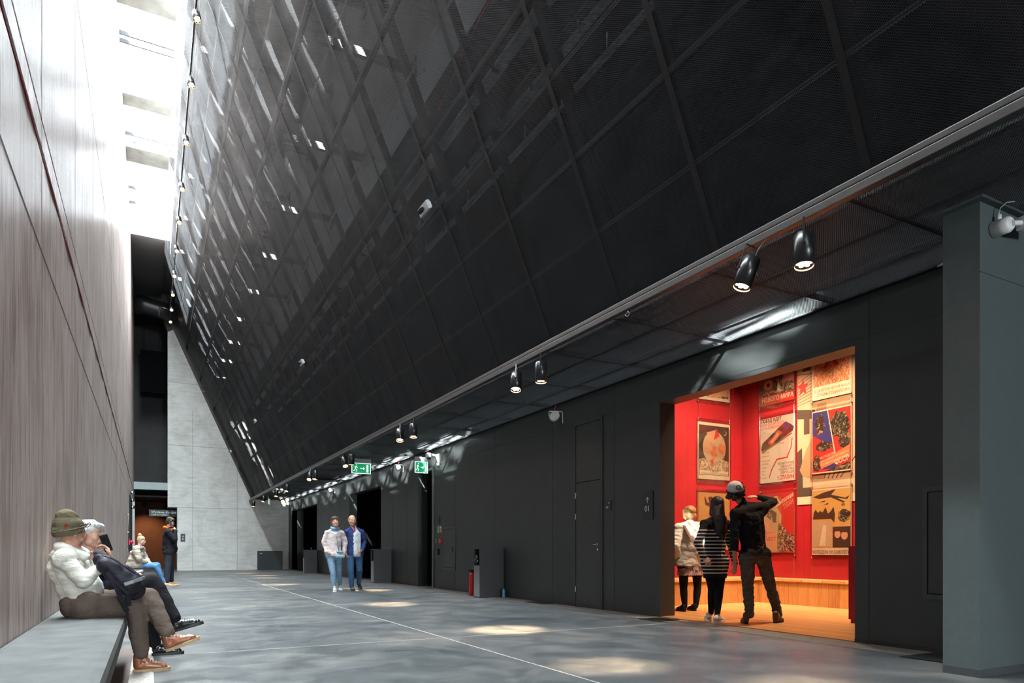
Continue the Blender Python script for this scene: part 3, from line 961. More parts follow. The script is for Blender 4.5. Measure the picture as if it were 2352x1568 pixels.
s = wsign('safety_sign', 16.10, 16.26, 1.42, 1.60, GREEN, 'small green and white first aid sign beside the narrow doorway', 'sign')
bm = bmesh.new(); box(bm, X - 0.0005, X, 16.15, 16.21, 1.44, 1.46); box(bm, X - 0.0005, X, 16.15, 16.21, 1.48, 1.50); box(bm, X - 0.0005, X, 16.165, 16.195, 1.52, 1.58); finish(bm, 'symbol', PRINT, s)
s = wsign('fire_sign', 15.94, 16.09, 1.42, 1.60, REDP, 'small red and white fire alarm sign beside the green sign', 'sign')
bm = bmesh.new(); box(bm, X - 0.0005, X, 15.97, 16.02, 1.45, 1.50); box(bm, X - 0.0005, X, 15.985, 16.06, 1.53, 1.58); finish(bm, 'symbol', PRINT, s)
t = tag(wsign('call_point', 15.98, 16.09, 1.16, 1.27, REDP, 'red fire alarm call point on the dark wall', 'call point', 0.05), None)
t = tag(wsign('exit_button', 16.22, 16.30, 1.16, 1.27, GREEN, 'green exit button box by the narrow doorway', 'button', 0.04), None)
t = tag(wsign('card_reader', 16.14, 16.20, 0.86, 1.02, BLACK, 'slim black card reader below the red call point', 'card reader', 0.03), None)
t = tag(wsign('thermostat', 16.12, 16.20, 1.66, 1.84, SIGNM, 'small dark control box above the fire signs', 'control box', 0.04), None)
# exit signs
def exit_sign(loc, rz, label, w_=0.42, h_=0.24, arrow=True):
    t = empty('exit_sign', loc, rz); tag(t, label, 'exit sign')
    bm = bmesh.new(); box(bm, -w_ / 2, w_ / 2, -0.03, 0.03, 0, 0.12, 0, 0.005); finish(bm, 'housing', plain('sign housing', (0.28, 0.28, 0.28), 0.4), t)
    bm = bmesh.new(); box(bm, -w_ / 2, w_ / 2, -0.006, 0.006, -h_, 0.0); pn = finish(bm, 'panel', emis('lit white acrylic', (0.75, 0.9, 0.85), 0.8), t)
    for sgn in (-1, 1):
        bm = bmesh.new(); yy = sgn * 0.0075
        box(bm, -w_ / 2 + 0.02, w_ / 2 - 0.02, yy - 0.001, yy + 0.001, -h_ + 0.02, -0.02); finish(bm, 'green_field', emis('lit green acrylic', (0.005, 0.30, 0.12), 0.6), t)
        bm = bmesh.new(); yy = sgn * 0.0095; q = lambda x0, x1, z0, z1: box(bm, x0 * w_, x1 * w_, yy - 0.0008, yy + 0.0008, z0 * h_, z1 * h_)
        q(0.27, 0.37, -0.85, -0.15); q(-0.06, 0.16, -0.53, -0.47)
        bar(bm, (0.17 * w_, yy, -0.5 * h_), (0.10 * w_, yy, -0.38 * h_), 0.0015, 0.012, up=(1, 0, 1)); bar(bm, (0.17 * w_, yy, -0.5 * h_), (0.10 * w_, yy, -0.62 * h_), 0.0015, 0.012, up=(-1, 0, 1))
        P = lambda x, z: (x * w_, yy, z * h_)
        for a_, b_ in (((-0.26, -0.30), (-0.30, -0.55)), ((-0.30, -0.55), (-0.22, -0.68)), ((-0.22, -0.68), (-0.26, -0.85)), ((-0.30, -0.55), (-0.36, -0.72)), ((-0.36, -0.72), (-0.42, -0.76)), ((-0.27, -0.34), (-0.18, -0.46)), ((-0.27, -0.34), (-0.36, -0.42))):
            bar(bm, P(*a_), P(*b_), 0.0015, 0.014)
        tube(bm, [P(-0.24, -0.2) , (P(-0.24, -0.2)[0], yy + 0.001, P(-0.24, -0.2)[2])], 0.014, 10)
        finish(bm, 'pictogram', emis('lit white print', (0.8, 0.95, 0.9), 1.0), t)
    bm = bmesh.new(); box(bm, -0.01, 0.01, -0.01, 0.01, 0.12, 0.16); finish(bm, 'hanger', FRAME, t)
    return t
exit_sign((5.25, 18.9, 3.44), 0, 'green running man exit sign hanging under the aisle ceiling', 0.55, 0.30)
exit_sign((6.26, 16.8, 3.30), R(0), 'small green exit sign on the wall above the narrow doorway', 0.36, 0.30)
exit_sign((5.0, 34.0, 3.44), R(70), 'tiny blue lit exit sign between the two furthest spotlights', 0.35, 0.24)
# speakers
def speaker(loc, rz, label):
    t = empty('wall_speaker', loc, rz); tag(t, label, 'speaker', 'white cylinder speakers along the dark wall')
    bm = bmesh.new()
    tube(bm, [(0, -0.02, 0), (0, 0.0, 0), (0, 0.14, 0), (0, 0.18, 0)], [0.05, 0.078, 0.085, 0.06], 20); finish(bm, 'shell', WHITE, t)
    bm = bmesh.new(); tube(bm, [(0, -0.024, 0), (0, -0.019, 0)], 0.062, 20); finish(bm, 'grille', plain('beige grille', (0.55, 0.52, 0.46), 0.6), t)
    bm = bmesh.new(); tube(bm, [(-0.08, 0.08, 0), (-0.1, 0.08, 0.0), (-0.1, 0.08, 0.06), (-0.09, 0.08, 0.085), (0.13, 0.08, 0.085), (0.15, 0.08, 0.06), (0.15, 0.08, -0.12), (0.17, 0.08, -0.12)], 0.007, 6); finish(bm, 'bracket', WHITE, t)
    bm = bmesh.new(); tube(bm, [(0, 0.1, 0.08), (0.01, 0.1, 0.13), (0.03, 0.1, 0.2)], 0.006, 6); finish(bm, 'cable', REDP, t)
    return t
speaker((6.33, 10.25, 3.36), R(-20), 'white cylinder wall speaker above the tall dark door')
speaker((6.33, 18.9, 3.38), R(-20), 'white cylinder wall speaker left of the small exit sign')
speaker((6.33, 27.2, 3.38), R(-20), 'white cylinder wall speaker between the two black openings')
speaker((6.33, 36.9, 3.32), R(-20), 'faint white speaker at the far end of the dark wall')
# cameras
def bullet_cam(base, direction, L, label, withbox=True):
    t = empty('security_camera', base); tag(t, label, 'security camera')
    d = Vector(direction).normalized(); a_, b_ = frame_of(d)
    st = Vector((0, 0, 0)) + d * 0.08
    M = Matrix(((a_.x, d.x, b_.x, st.x), (a_.y, d.y, b_.y, st.y), (a_.z, d.z, b_.z, st.z), (0, 0, 0, 1)))
    bm = bmesh.new(); box(bm, -0.045, 0.045, 0, L, -0.045, 0.04, 0, 0.018, M); finish(bm, 'body', WHITE, t)
    bm = bmesh.new(); box(bm, -0.05, 0.05, 0.0, L + 0.05, 0.036, 0.046, 0, 0.004, M); finish(bm, 'sunshield', WHITE, t)
    bm = bmesh.new(); p = M @ Vector((0, L, 0)); q = M @ Vector((0, L + 0.004, 0)); tube(bm, [p, q], 0.03, 16); finish(bm, 'lens', BLACK, t)
    bm = bmesh.new(); tube(bm, [(0, 0, 0), tuple(d * 0.1)], 0.02, 10); finish(bm, 'arm', WHITE, t)
    return t
c1 = bullet_cam((6.42, 3.32, 3.52), (-1.0, 0.55, -0.32), 0.22, 'white bullet security camera peeking out left of the pier')
bm = bmesh.new(); tube(bm, [(0, 0, 0), (0, -0.2, 0)], 0.02, 10); tube(bm, [(0, -0.18, 0), (0, -0.2, 0)], 0.045, 12); finish(bm, 'wall_mount', WHITE, c1)
c2 = bullet_cam((5.68, 2.72, 3.40), (1, -0.25, 0.12), 0.26, 'white security camera with round junction box on the pier face, cut by the right edge')
bm = bmesh.new(); tube(bm, [(-0.005, 0.125, 0), (-0.005, 0.02, 0), (-0.005, 0.0, 0)], [0.062, 0.06, 0.045], 20); finish(bm, 'junction_box', WHITE, c2)
bm = bmesh.new(); tube(bm, [(0, 0.09, 0.05), (0, 0.09, 0.10)], 0.018, 12); tube(bm, [(0, 0.09, 0.10), (0.005, 0.09, 0.14)], 0.004, 6); finish(bm, 'cable_gland', WHITE, c2)
bm = bmesh.new(); tube(bm, [(0.005, 0.09, 0.12), (0.0, 0.08, 0.15), (0.03, 0.05, 0.185), (0.10, 0.03, 0.20)], 0.004, 6); finish(bm, 'cable', plain('grey cord', (0.35, 0.34, 0.33), 0.5), c2)
t = empty('security_camera', (6.5, 16.2, 3.42)); tag(t, 'white dome security camera on a bracket above the narrow doorway', 'security camera')
bm = bmesh.new(); tube(bm, [(0, 0, -0.22), (-0.05, 0, -0.03), (-0.24, 0, 0.0)], [0.04, 0.03, 0.025], 10); box(bm, -0.03, 0, -0.06, 0.06, -0.28, 0.02, 0, 0.01); finish(bm, 'bracket', WHITE, t)
bm = bmesh.new(); tube(bm, [(-0.26, 0, 0.03), (-0.26, 0, 0.0), (-0.26, 0, -0.05), (-0.26, 0, -0.09)], [0.05, 0.085, 0.085, 0.075], 20); finish(bm, 'housing', WHITE, t)
bm = bmesh.new(); bmesh.ops.create_uvsphere(bm, u_segments=16, v_segments=10, radius=0.06, matrix=Matrix.Translation((-0.26, 0, -0.09))); finish(bm, 'dome', plain('smoked dome', (0.01, 0.01, 0.012), 0.1), t, True)

# ------------------------------------------------------------------ litter bins, extinguisher, bottle
def make_bin():
    t = empty('litter_bin')
    m = plain('charcoal bin steel', (0.045, 0.046, 0.048), 0.4, 0.2)
    bm = bmesh.new()
    # carcass: x 0..0.55 into the wall, y 0..0.30 ; slot in the face toward the hall (-x side)
    box(bm, 0.0, 0.55, 0.0, 0.018, 0, 1.02); box(bm, 0.0, 0.55, 0.282, 0.30, 0, 1.02)
    box(bm, 0.0, 0.55, 0.018, 0.282, 1.0, 1.02); box(bm, 0.53, 0.55, 0.018, 0.282, 0, 1.0)
    box(bm, 0.05, 0.53, 0.018, 0.282, 0.66, 0.68)
    finish(bm, 'carcass', m, t)
    bm = bmesh.new(); box(bm, 0.002, 0.02, 0.02, 0.28, 0.02, 0.66, 0, 0.003); finish(bm, 'door', plain('paler bin door', (0.16, 0.165, 0.17), 0.35, 0.3), t)
    return t
bn = make_bin()
BINS = ((5.93, 12.53, 'tall charcoal litter bin with rubbish in its slot beside the fire extinguisher'), (5.90, 19.88, 'tall charcoal litter bin in front of the larger black opening, right of the walking couple'), (5.92, 30.35, 'tall charcoal litter bin at the furthest black opening, left of the walking couple'))
for i, (x, y, lab) in enumerate(BINS):
    o = bn if i == 0 else copy_tree(bn)
    o.location = (x, y, 0); tag(o, lab, 'bin', 'litter bins along the dark wall')
from mathutils import noise as mnoise
bm = bmesh.new(); bmesh.ops.create_icosphere(bm, subdivisions=4, radius=0.085)
for v in bm.verts:
    n_ = mnoise.noise(v.co * 22) * 0.028 + mnoise.noise(v.co * 55) * 0.012
    v.co = v.co * (1 + n_ * 9) ; v.co.x *= 0.8
o = finish(bm, 'plastic_bag', plain('crumpled dark foil', (0.06, 0.06, 0.06), 0.15, 0.7)); o.location = (5.93, 12.70, 0.79)
tag(o, 'crumpled dark plastic bag bulging out of the slot of the nearest bin', 'bag')
def extinguisher(loc):
    t = empty('fire_extinguisher', loc); tag(t, 'red fire extinguisher standing left of the nearest litter bin', 'fire extinguisher')
    bm = bmesh.new(); tube(bm, [(0, 0, 0), (0, 0, 0.015), (0, 0, 0.44), (0, 0, 0.48), (0, 0, 0.505)], [0.065, 0.075, 0.075, 0.055, 0.025], 20); finish(bm, 'cylinder', plain('extinguisher red', (0.42, 0.008, 0.012), 0.25), t)
    bm = bmesh.new(); tube(bm, [(0, 0, 0.505), (0, 0, 0.54)], 0.018, 10); box(bm, -0.09, 0.02, -0.01, 0.01, 0.54, 0.555); box(bm, -0.08, 0.02, -0.01, 0.01, 0.515, 0.525); finish(bm, 'valve', BLACK, t)
    bm = bmesh.new(); tube(bm, [(0.02, 0, 0.53), (0.085, 0, 0.50), (0.095, 0, 0.35), (0.09, 0, 0.12)], 0.011, 8); finish(bm, 'hose', BLACK, t)
    bm = bmesh.new(); box(bm, 0.02, 0.078, -0.078, -0.06, 0.30, 0.40); finish(bm, 'label', PRINT, t)
extinguisher((6.13, 13.33, 0))
t = empty('water_bottle', (6.40, 12.38, 0.0)); tag(t, 'blue plastic water bottle on the floor behind the nearest bin', 'bottle')
bm = bmesh.new(); tube(bm, [(0, 0, 0), (0, 0, 0.01), (0, 0, 0.07), (0, 0, 0.08), (0, 0, 0.15), (0, 0, 0.18), (0, 0, 0.19)], [0.028, 0.032, 0.032, 0.028, 0.032, 0.013, 0.013], 14); finish(bm, 'body', plain('pale blue plastic', (0.10, 0.28, 0.45), 0.15), t)
bm = bmesh.new(); tube(bm, [(0, 0, 0.19), (0, 0, 0.205)], 0.014, 12); finish(bm, 'cap', plain('navy cap', (0.01, 0.02, 0.10), 0.4), t)
# floor grilles
for (x0, x1, y0, y1, lab) in ((6.2, 6.46, 10.5, 11.1, 'black floor grille along the dark wall left of the tall door'), (6.05, 6.42, 7.15, 7.6, 'black floor grille in front of the exhibition opening'), (5.95, 6.46, 3.25, 3.75, 'black floor grille beside the pier')):
    t = empty('floor_grille', (x0, y0, 0)); tag(t, lab, 'grille')
    bm = bmesh.new(); box(bm, 0, x1 - x0, 0, y1 - y0, 0.004, 0.007); finish(bm, 'pan', BLACK, t)
    bm = bmesh.new(); k = 0.02
    while k < x1 - x0: box(bm, k, k + 0.006, 0, y1 - y0, 0.007, 0.010); k += 0.025
    finish(bm, 'slat', STEEL, t)
# low dark cabinet at the end wall
t = empty('wall_cabinet', (4.92, 37.5, 0)); tag(t, 'low dark green metal cabinet against the pale end wall', 'cabinet')
bm = bmesh.new(); box(bm, 0, 1.25, -0.18, 0, 0.0, 0.98, 0, 0.006); finish(bm, 'body', plain('dark green metal', (0.035, 0.045, 0.045), 0.4), t)
bm = bmesh.new(); box(bm, 0.03, 1.22, -0.188, -0.18, 0.03, 0.95); finish(bm, 'door', plain('dark green metal', (0.035, 0.045, 0.045), 0.4), t)
bm = bmesh.new(); box(bm, 0.12, 0.22, -0.192, -0.188, 0.83, 0.87); finish(bm, 'badge', PRINT, t)
# small dark sign on end wall
t = empty('wall_sign', (1.33, 37.5, 1.45)); tag(t, 'small dark sign with a white arrow on the pale end wall beside the standing man', 'sign')
bm = bmesh.new(); box(bm, 0, 0.21, -0.02, 0, 0, 0.38); finish(bm, 'board', SIGNM, t)
bm = bmesh.new(); box(bm, 0.09, 0.12, -0.024, -0.02, 0.2, 0.28); box(bm, 0.075, 0.135, -0.024, -0.02, 0.24, 0.26); box(bm, 0.08, 0.13, -0.024, -0.02, 0.08, 0.15); finish(bm, 'symbol', PRINT, t)
bm = bmesh.new(); box(bm, 0, 0.05, -0.04, 0, 0, 0.05); box(bm, 0.05, 1.6, -0.015, -0.005, 0.02, 0.03); o = finish(bm, 'smoke_detector', WHITE); o.location = (0.85, 37.49, 9.0)
tag(o, 'small pale detector with a thin line high on the end wall', 'detector')
# hanging exhibition sign in the passage
t = empty('hanging_sign', (-0.06, 38.7, 2.72)); tag(t, 'grey hanging sign lettered Wystawa dla dzieci above the far passage', 'sign')
bm = bmesh.new(); box(bm, 0, 1.5, -0.03, 0.03, 0, 0.34); finish(bm, 'board', plain('slate sign board', (0.10, 0.125, 0.135), 0.5), t)
text_mesh('Wystawa dla dzieci', 0.185, plane_mat((0.10, -0.032, 0.16), (1, 0, 0), (0, 0, 1)), emis('sign white', (0.8, 0.85, 0.85), 0.3), parent=t, sx=0.86)
text_mesh("Children's exhibition", 0.105, plane_mat((0.10, -0.032, 0.05), (1, 0, 0), (0, 0, 1)), emis('sign white', (0.8, 0.85, 0.85), 0.3), parent=t, sx=0.9)
bm = bmesh.new()
for x in (0.2, 1.3): tube(bm, [(x, 0, 0.34), (x, 0, 0.90)], 0.006, 6)
finish(bm, 'hanger', STEEL, t)
# spotlight in the passage that lights the brown wall
o = copy_tree(proto); aim_spot(o, (-0.2, 39.2, 3.6), (0.0, 41.5, 1.2), 'black spotlight under the far passage ceiling lighting the brown wall', None)
lamp_spot((-0.45, 39.9, 3.3), (-0.1, 41.6, 1.4), 650, 75, 0.9, (1.0, 0.55, 0.28), 0.05).name = 'spot_beam'
# red hose cabinet edge, rail and knob on the left wall
t = empty('door_pull', (X0, 25.6, 0)); tag(t, 'long slim metal pull bar on the left concrete wall beyond the blonde woman', 'handle')
bm = bmesh.new()
tube(bm, [(0.07, 0, 0.95), (0.07, 0, 2.2)], 0.012, 8)
finish(bm, 'bar', STEEL, t)
bm = bmesh.new()
for z in (1.0, 1.58, 2.15): tube(bm, [(0, 0, z), (0.11, 0, z)], 0.012, 8)
finish(bm, 'standoff', CHROME, t)
sbox('door_3', X0 - 0.01, X0 + 0.03, 29.5, 33.0, 0, 3.1, BLACK)
sbox('trim_8', X0, X0 + 0.12, 33.0, 33.2, 0, 3.2, plain('pale metal edge', (0.35, 0.35, 0.34), 0.4, 0.3))
bm = bmesh.new(); bmesh.ops.create_uvsphere(bm, u_segments=12, v_segments=8, radius=0.07, matrix=Matrix.Translation((X0 + 0.08, 29.3, 1.30))); box(bm, X0, X0 + 0.03, 29.2, 29.4, 1.2, 1.4)
tag(finish(bm, 'alarm_button', plain('bright red plastic', (0.7, 0.01, 0.05), 0.4)), 'round bright red button on the left wall above the blonde woman', 'button')
t = empty('wall_lamp', (X0 + 0.0, 30.5, 3.25)); tag(t, 'cluster of small shiny wall fittings high at the end of the left wall', 'wall lamp')
for k in range(3):
    bm = bmesh.new(); tube(bm, [(0.0, k * 0.1, -k * 0.28), (0.16, k * 0.1, -k * 0.28)], 0.07, 10); finish(bm, 'head', CHROME, t)
# maroon rope lying in the groove of the left wall
bm = bmesh.new()
pts = []
y = YB
while y < 36:
    pts.append((X0 - 0.012 + 0.004 * sin(y * 5), y, 3.852 + 0.006 * sin(y * 3.1))); y += 0.22
tube(bm, pts, 0.016, 6)
tag(finish(bm, 'rope', plain('maroon cord', (0.22, 0.02, 0.03), 0.7, 0, 0.3, 0.5, 60)), 'long maroon rope lying in the groove along the left concrete wall', 'rope')
# ------------------------------------------------------------------ posters in the red room
def pm(n, c, r=0.55): return plain('print ' + n, c, r, 0, 0.3, 0.06, 30)
PC = dict(cream=pm('cream', (0.80, 0.68, 0.50)), ochre=pm('ochre', (0.72, 0.42, 0.13)), red=pm('red', (0.60, 0.04, 0.03)), black=pm('black', (0.02, 0.018, 0.018)),
          blue=pm('blue', (0.04, 0.05, 0.22)), dark=pm('dark brown', (0.06, 0.04, 0.03)), orange=pm('orange', (0.75, 0.22, 0.09)), pink=pm('salmon', (0.78, 0.38, 0.24)),
          brown=pm('brown', (0.28, 0.16, 0.09)), tan=pm('tan', (0.62, 0.42, 0.26)), grey=pm('grey', (0.25, 0.21, 0.19)), white=pm('white', (0.85, 0.78, 0.66)), green=pm('dull green', (0.10, 0.14, 0.10)))
def speckle(name, a, b, scale, thr=0.5, stretch=(1, 1, 1)):
    if name in _mc: return _mc[name]
    t = NT(name)
    f = t.noise(t.coord(stretch), scale * 0.8, 6, 0.8, 0.8)
    thr = 0.5 + (thr - 0.5) * 0.45
    mid = tuple((p + q) / 2 for p, q in zip(a, b))
    t.base(t.ramp(f, [(thr - 0.05, a), (thr, mid), (thr + 0.03, b)]))
    t.set(0.55, 0, 0.3)
    _mc[name] = t.m
    return t.m
PC['crowd'] = speckle('print crowd', (0.03, 0.02, 0.018), (0.78, 0.60, 0.40), 34, 0.60)
PC['crowd2'] = speckle('print pale crowd', (0.25, 0.13, 0.08), (0.82, 0.66, 0.46), 30, 0.50)
PC['army'] = speckle('print dark figures', (0.03, 0.025, 0.02), (0.55, 0.45, 0.26), 22, 0.66)
PC['field'] = speckle('print red field', (0.62, 0.12, 0.06), (0.80, 0.55, 0.30), 24, 0.52, (2, 1, 1))
PC['collage'] = speckle('print collage', (0.05, 0.035, 0.03), (0.72, 0.55, 0.38), 12, 0.58)
ACRYL = mat_glass('acrylic sheet', (1.0, 0.99, 0.98), 0.0)
BOLT = plain('steel standoff', (0.7, 0.55, 0.4), 0.25, 0.9)
def arcpts(cx, cy, rx, ry, n=28, a0=0, a1=360):
    return [(cx + rx * cos(R(a0 + (a1 - a0) * i / n)), cy + ry * sin(R(a0 + (a1 - a0) * i / n))) for i in range(n + (0 if a1 - a0 == 360 else 1))]
def poster(M, W_, H_, label, paper, shapes, texts, sheet=True):
    """M: x right, y up, z out of the wall; origin bottom-left"""
    t = empty('poster'); t.matrix_world = M
    tag(t, label, 'poster', None)
    used = [paper]
    def mi(c):
        if c not in used: used.append(c)
        return used.index(c)
    bm = bmesh.new()
    box(bm, 0, W_, 0, H_, 0.012, 0.014)
    z = 0.0143
    for col, pts in shapes:
        vs_ = [bm.verts.new((x * W_, y * H_, z)) for x, y in pts]
        f = bm.faces.new(vs_); f.material_index = mi(col)
        f.normal_update()
        if f.normal.z < 0: f.normal_flip()
        z += 0.0002
    me = bpy.data.meshes.new('paper'); bm.to_mesh(me); bm.free()
    link('paper', me, [PC[c] for c in used], t)
    for (s, x, y, size, col, rot, sx) in texts:
        o_ = text_mesh(s, size, Matrix.Identity(4), PC[col], 'lettering', t, 'LEFT', 0.0025 if size > 0.08 else 0.0, 0.0002, 1.0)
        wd_ = max(v.co.x for v in o_.data.vertices)
        sx = min(sx, (0.965 - x) * W_ / cos(R(rot)) / wd_)
        o_.data.transform(Matrix.Translation((x * W_, y * H_, z + 0.0003)) @ Matrix.Rotation(R(rot), 4, 'Z') @ Matrix.Diagonal((sx, 1, 1, 1)))
    if sheet:
        bm = bmesh.new(); box(bm, -0.03, W_ + 0.03, -0.09, H_ + 0.07, z + 0.004, z + 0.007)
        finish(bm, 'clear_sheet', ACRYL, t)
        for x in (0.0, W_):
            for y in (-0.045, H_ + 0.035):
                bm = bmesh.new(); tube(bm, [(x, y, 0), (x, y, z + 0.016)], 0.011, 10); finish(bm, 'bolt', BOLT, t)
    return t
def W1(x, z): return plane_mat((x, RY - 0.004, z), (1, 0, 0), (0, 0, 1))     # faces the camera
def W2(y, z): return plane_mat((RX - 0.004, y, z), (0, -1, 0), (0, 0, 1))    # faces the hall; x runs toward the camera
full = [(0, 0), (1, 0), (1, 1), (0, 1)]
def rect(x0, y0, x1, y1): return [(x0, y0), (x1, y0), (x1, y1), (x0, y1)]
rp = random.Random(11)
def blob(cx, cy, rx, ry, n=14, j=0.25):
    return [(cx + rx * (1 + rp.uniform(-j, j)) * cos(2 * pi * k / n), cy + ry * (1 + rp.uniform(-j, j)) * sin(2 * pi * k / n)) for k in range(n)]
# left column on the wall facing the camera
poster(W1(9.18, 3.86), 0.84, 1.0, 'cream bordered poster cut by the opening top, above the dark globe poster', 'cream',
       [('crowd', rect(0.05, 0.06, 0.95, 0.95)), ('pink', blob(0.5, 0.2, 0.42, 0.14, 20)), ('red', blob(0.45, 0.55, 0.3, 0.2)), ('orange', [(0.1, 0.1), (0.9, 0.5), (0.9, 0.65), (0.1, 0.3)])],
       [('ДА ЗДРАВСТВУЕТ', 0.17, 0.30, 0.075, 'red', 3, 0.75), ('1-е МАЯ', 0.3, 0.18, 0.085, 'red', 3, 0.9)])
poster(W1(9.18, 2.335), 0.84, 1.09, 'dark poster of a pale globe over a crowd with a small moon', 'cream',
       [('dark', rect(0.04, 0.075, 0.965, 0.95)), ('tan', arcpts(0.51, 0.565, 0.355, 0.29)), ('pink', blob(0.5, 0.78, 0.2, 0.09)), ('pink', blob(0.33, 0.56, 0.1, 0.08)), ('orange', blob(0.73, 0.55, 0.12, 0.09)), ('red', [(0.5, 0.7), (0.56, 0.93), (0.68, 0.78)]),
        ('orange', blob(0.5, 0.48, 0.09, 0.1)), ('cream', arcpts(0.84, 0.84, 0.05, 0.045)), ('dark', arcpts(0.825, 0.848, 0.045, 0.04)), ('crowd2', [(0.05, 0.12), (0.95, 0.12), (0.95, 0.33), (0.78, 0.36), (0.6, 0.33), (0.5, 0.37), (0.36, 0.33), (0.2, 0.37), (0.05, 0.34)]),
        ('red', blob(0.44, 0.3, 0.05, 0.06)), ('cream', rect(0.06, 0.085, 0.945, 0.155))],
       [('1 МАЯ', 0.36, 0.125, 0.075, 'black', 0, 1.0), ('ПРОЛЕТАРИИ ВСЕХ СТРАН СОЕДИНЯЙТЕСЬ', 0.12, 0.095, 0.03, 'black', 0, 1.0)])
poster(W1(9.18, 0.98), 0.84, 1.10, 'ochre poster with small dark figures behind the two women', 'ochre',
       [('tan', rect(0.03, 0.03, 0.97, 0.97)), ('ochre', rect(0.045, 0.04, 0.955, 0.96)), ('dark', blob(0.4, 0.88, 0.07, 0.05)), ('dark', [(0.2, 0.9), (0.24, 0.78), (0.42, 0.74), (0.55, 0.8), (0.45, 0.86), (0.3, 0.82), (0.22, 0.93)]), ('brown', [(0.36, 0.75), (0.32, 0.45), (0.42, 0.45), (0.46, 0.75)]),
        ('dark', blob(0.8, 0.5, 0.13, 0.12)), ('brown', blob(0.75, 0.3, 0.2, 0.1))], [])
# middle column
poster(W2(9.28, 3.72), 0.80, 1.08, 'collage poster lettered НОВОГО МИРА at the top of the red wall', 'red',
       [('collage', rect(0.02, 0.16, 0.98, 0.97)), ('brown', arcpts(0.25, 0.35, 0.2, 0.13)), ('cream', arcpts(0.25, 0.35, 0.13, 0.085)), ('dark', arcpts(0.25, 0.35, 0.05, 0.035)), ('pink', [(0.55, 0.18), (0.7, 0.5), (0.95, 0.5), (0.95, 0.2)]), ('crowd', rect(0.6, 0.18, 0.97, 0.34)), ('dark', blob(0.45, 0.6, 0.12, 0.2)), ('white', [(0.5, 0.2), (0.53, 0.45), (0.62, 0.2)])],
       [('НОВОГО МИРА', 0.06, 0.06, 0.115, 'cream', 0, 0.92)])
poster(W2(9.27, 2.25), 0.80, 1.22, 'cream poster with a dark locomotive and a red zigzag route line', 'white',
       [('dark', [(0.02, 0.52), (0.06, 0.62), (0.55, 0.83), (0.72, 0.90), (0.85, 0.86), (0.97, 0.80), (0.93, 0.74), (0.8, 0.7), (0.4, 0.58), (0.06, 0.5)]), ('red', [(0.22, 0.62), (0.52, 0.80), (0.64, 0.74), (0.34, 0.56)]), ('pink', [(0.28, 0.62), (0.5, 0.76), (0.56, 0.72), (0.36, 0.6)]),
        ('blue', [(0.66, 0.84), (0.76, 0.9), (0.86, 0.84), (0.76, 0.76)]), ('black', arcpts(0.86, 0.76, 0.05, 0.035)), ('black', arcpts(0.74, 0.71, 0.045, 0.03)), ('brown', [(0.04, 0.49), (0.9, 0.72), (0.92, 0.70), (0.06, 0.465)]),
        ('red', [(0.905, 0.64), (0.93, 0.64), (0.90, 0.5), (0.79, 0.345), (0.50, 0.335), (0.36, 0.20), (0.27, 0.06), (0.25, 0.07), (0.33, 0.21), (0.48, 0.355), (0.765, 0.365), (0.875, 0.5)])],
       [('ПОЕЗД ИДЕТ', 0.03, 0.94, 0.085, 'black', 0, 0.85), ('от ст. СОЦИАЛИЗМ', 0.03, 0.885, 0.07, 'red', 0, 0.78), ('до ст. КОММУНИЗМ', 0.03, 0.83, 0.07, 'red', 0, 0.78),
        ('ТУПИК', 0.52, 0.57, 0.042, 'brown', 0, 1), ('ГЛУПИК', 0.06, 0.46, 0.042, 'brown', 0, 1), ('меньшевики', 0.04, 0.41, 0.03, 'brown', 0, 1), ('РЕВОЛЮЦИЯ', 0.04, 0.335, 0.03, 'brown', 0, 1),
        ('ОКТЯБРЬ', 0.04, 0.285, 0.034, 'red', 0, 1), ('ИЮЛЬ', 0.04, 0.23, 0.034, 'red', 0, 1), ('МАРТ', 0.04, 0.175, 0.034, 'red', 0, 1), ('1905', 0.04, 0.12, 0.034, 'red', 0, 1), ('ИСКРА', 0.04, 0.065, 0.034, 'brown', 0, 1),
        ('ИСПЫТАННЫЙ', 0.52, 0.255, 0.062, 'black', 0, 0.8), ('МАШИНИСТ', 0.60, 0.208, 0.062, 'black', 0, 0.8), ('ЛОКОМОТИВА', 0.54, 0.161, 0.062, 'black', 0, 0.8), ('РЕВОЛЮЦИИ', 0.60, 0.114, 0.062, 'black', 0, 0.8),
        ('т.СТАЛИН', 0.50, 0.03, 0.105, 'red', 0, 0.78)])
poster(W2(9.27, 0.93), 0.80, 1.12, 'red poster with slanted pale lettering and a dark crowd, partly behind the man in black', 'red',
       [('pink', [(0.0, 0.0), (0.55, 0.0), (0.55, 0.62), (0.25, 0.55), (0.0, 0.72)]), ('tan', [(0.0, 0.95), (0.12, 0.9), (0.45, 0.8), (0.62, 0.62), (0.60, 0.4), (0.42, 0.3), (0.22, 0.5), (0.0, 0.6)]), ('collage', [(0.05, 0.85), (0.3, 0.8), (0.42, 0.72), (0.48, 0.5), (0.3, 0.55), (0.1, 0.65)]), ('dark', [(0.32, 0.72), (0.48, 0.66), (0.46, 0.5), (0.38, 0.5)]),
        ('crowd', [(0.5, 0.02), (0.98, 0.02), (0.98, 0.28), (0.8, 0.32), (0.66, 0.45), (0.54, 0.5), (0.5, 0.3)])],
       [('В', 0.47, 0.76, 0.26, 'cream', 26, 0.75), ('ыполним', 0.60, 0.80, 0.115, 'cream', 26, 0.7), ('ПЛАН', 0.70, 0.72, 0.12, 'tan', 26, 0.8), ('великих', 0.08, 0.32, 0.06, 'red', 0, 1), ('РАБОТ', 0.08, 0.2, 0.09, 'red', 0, 1)])
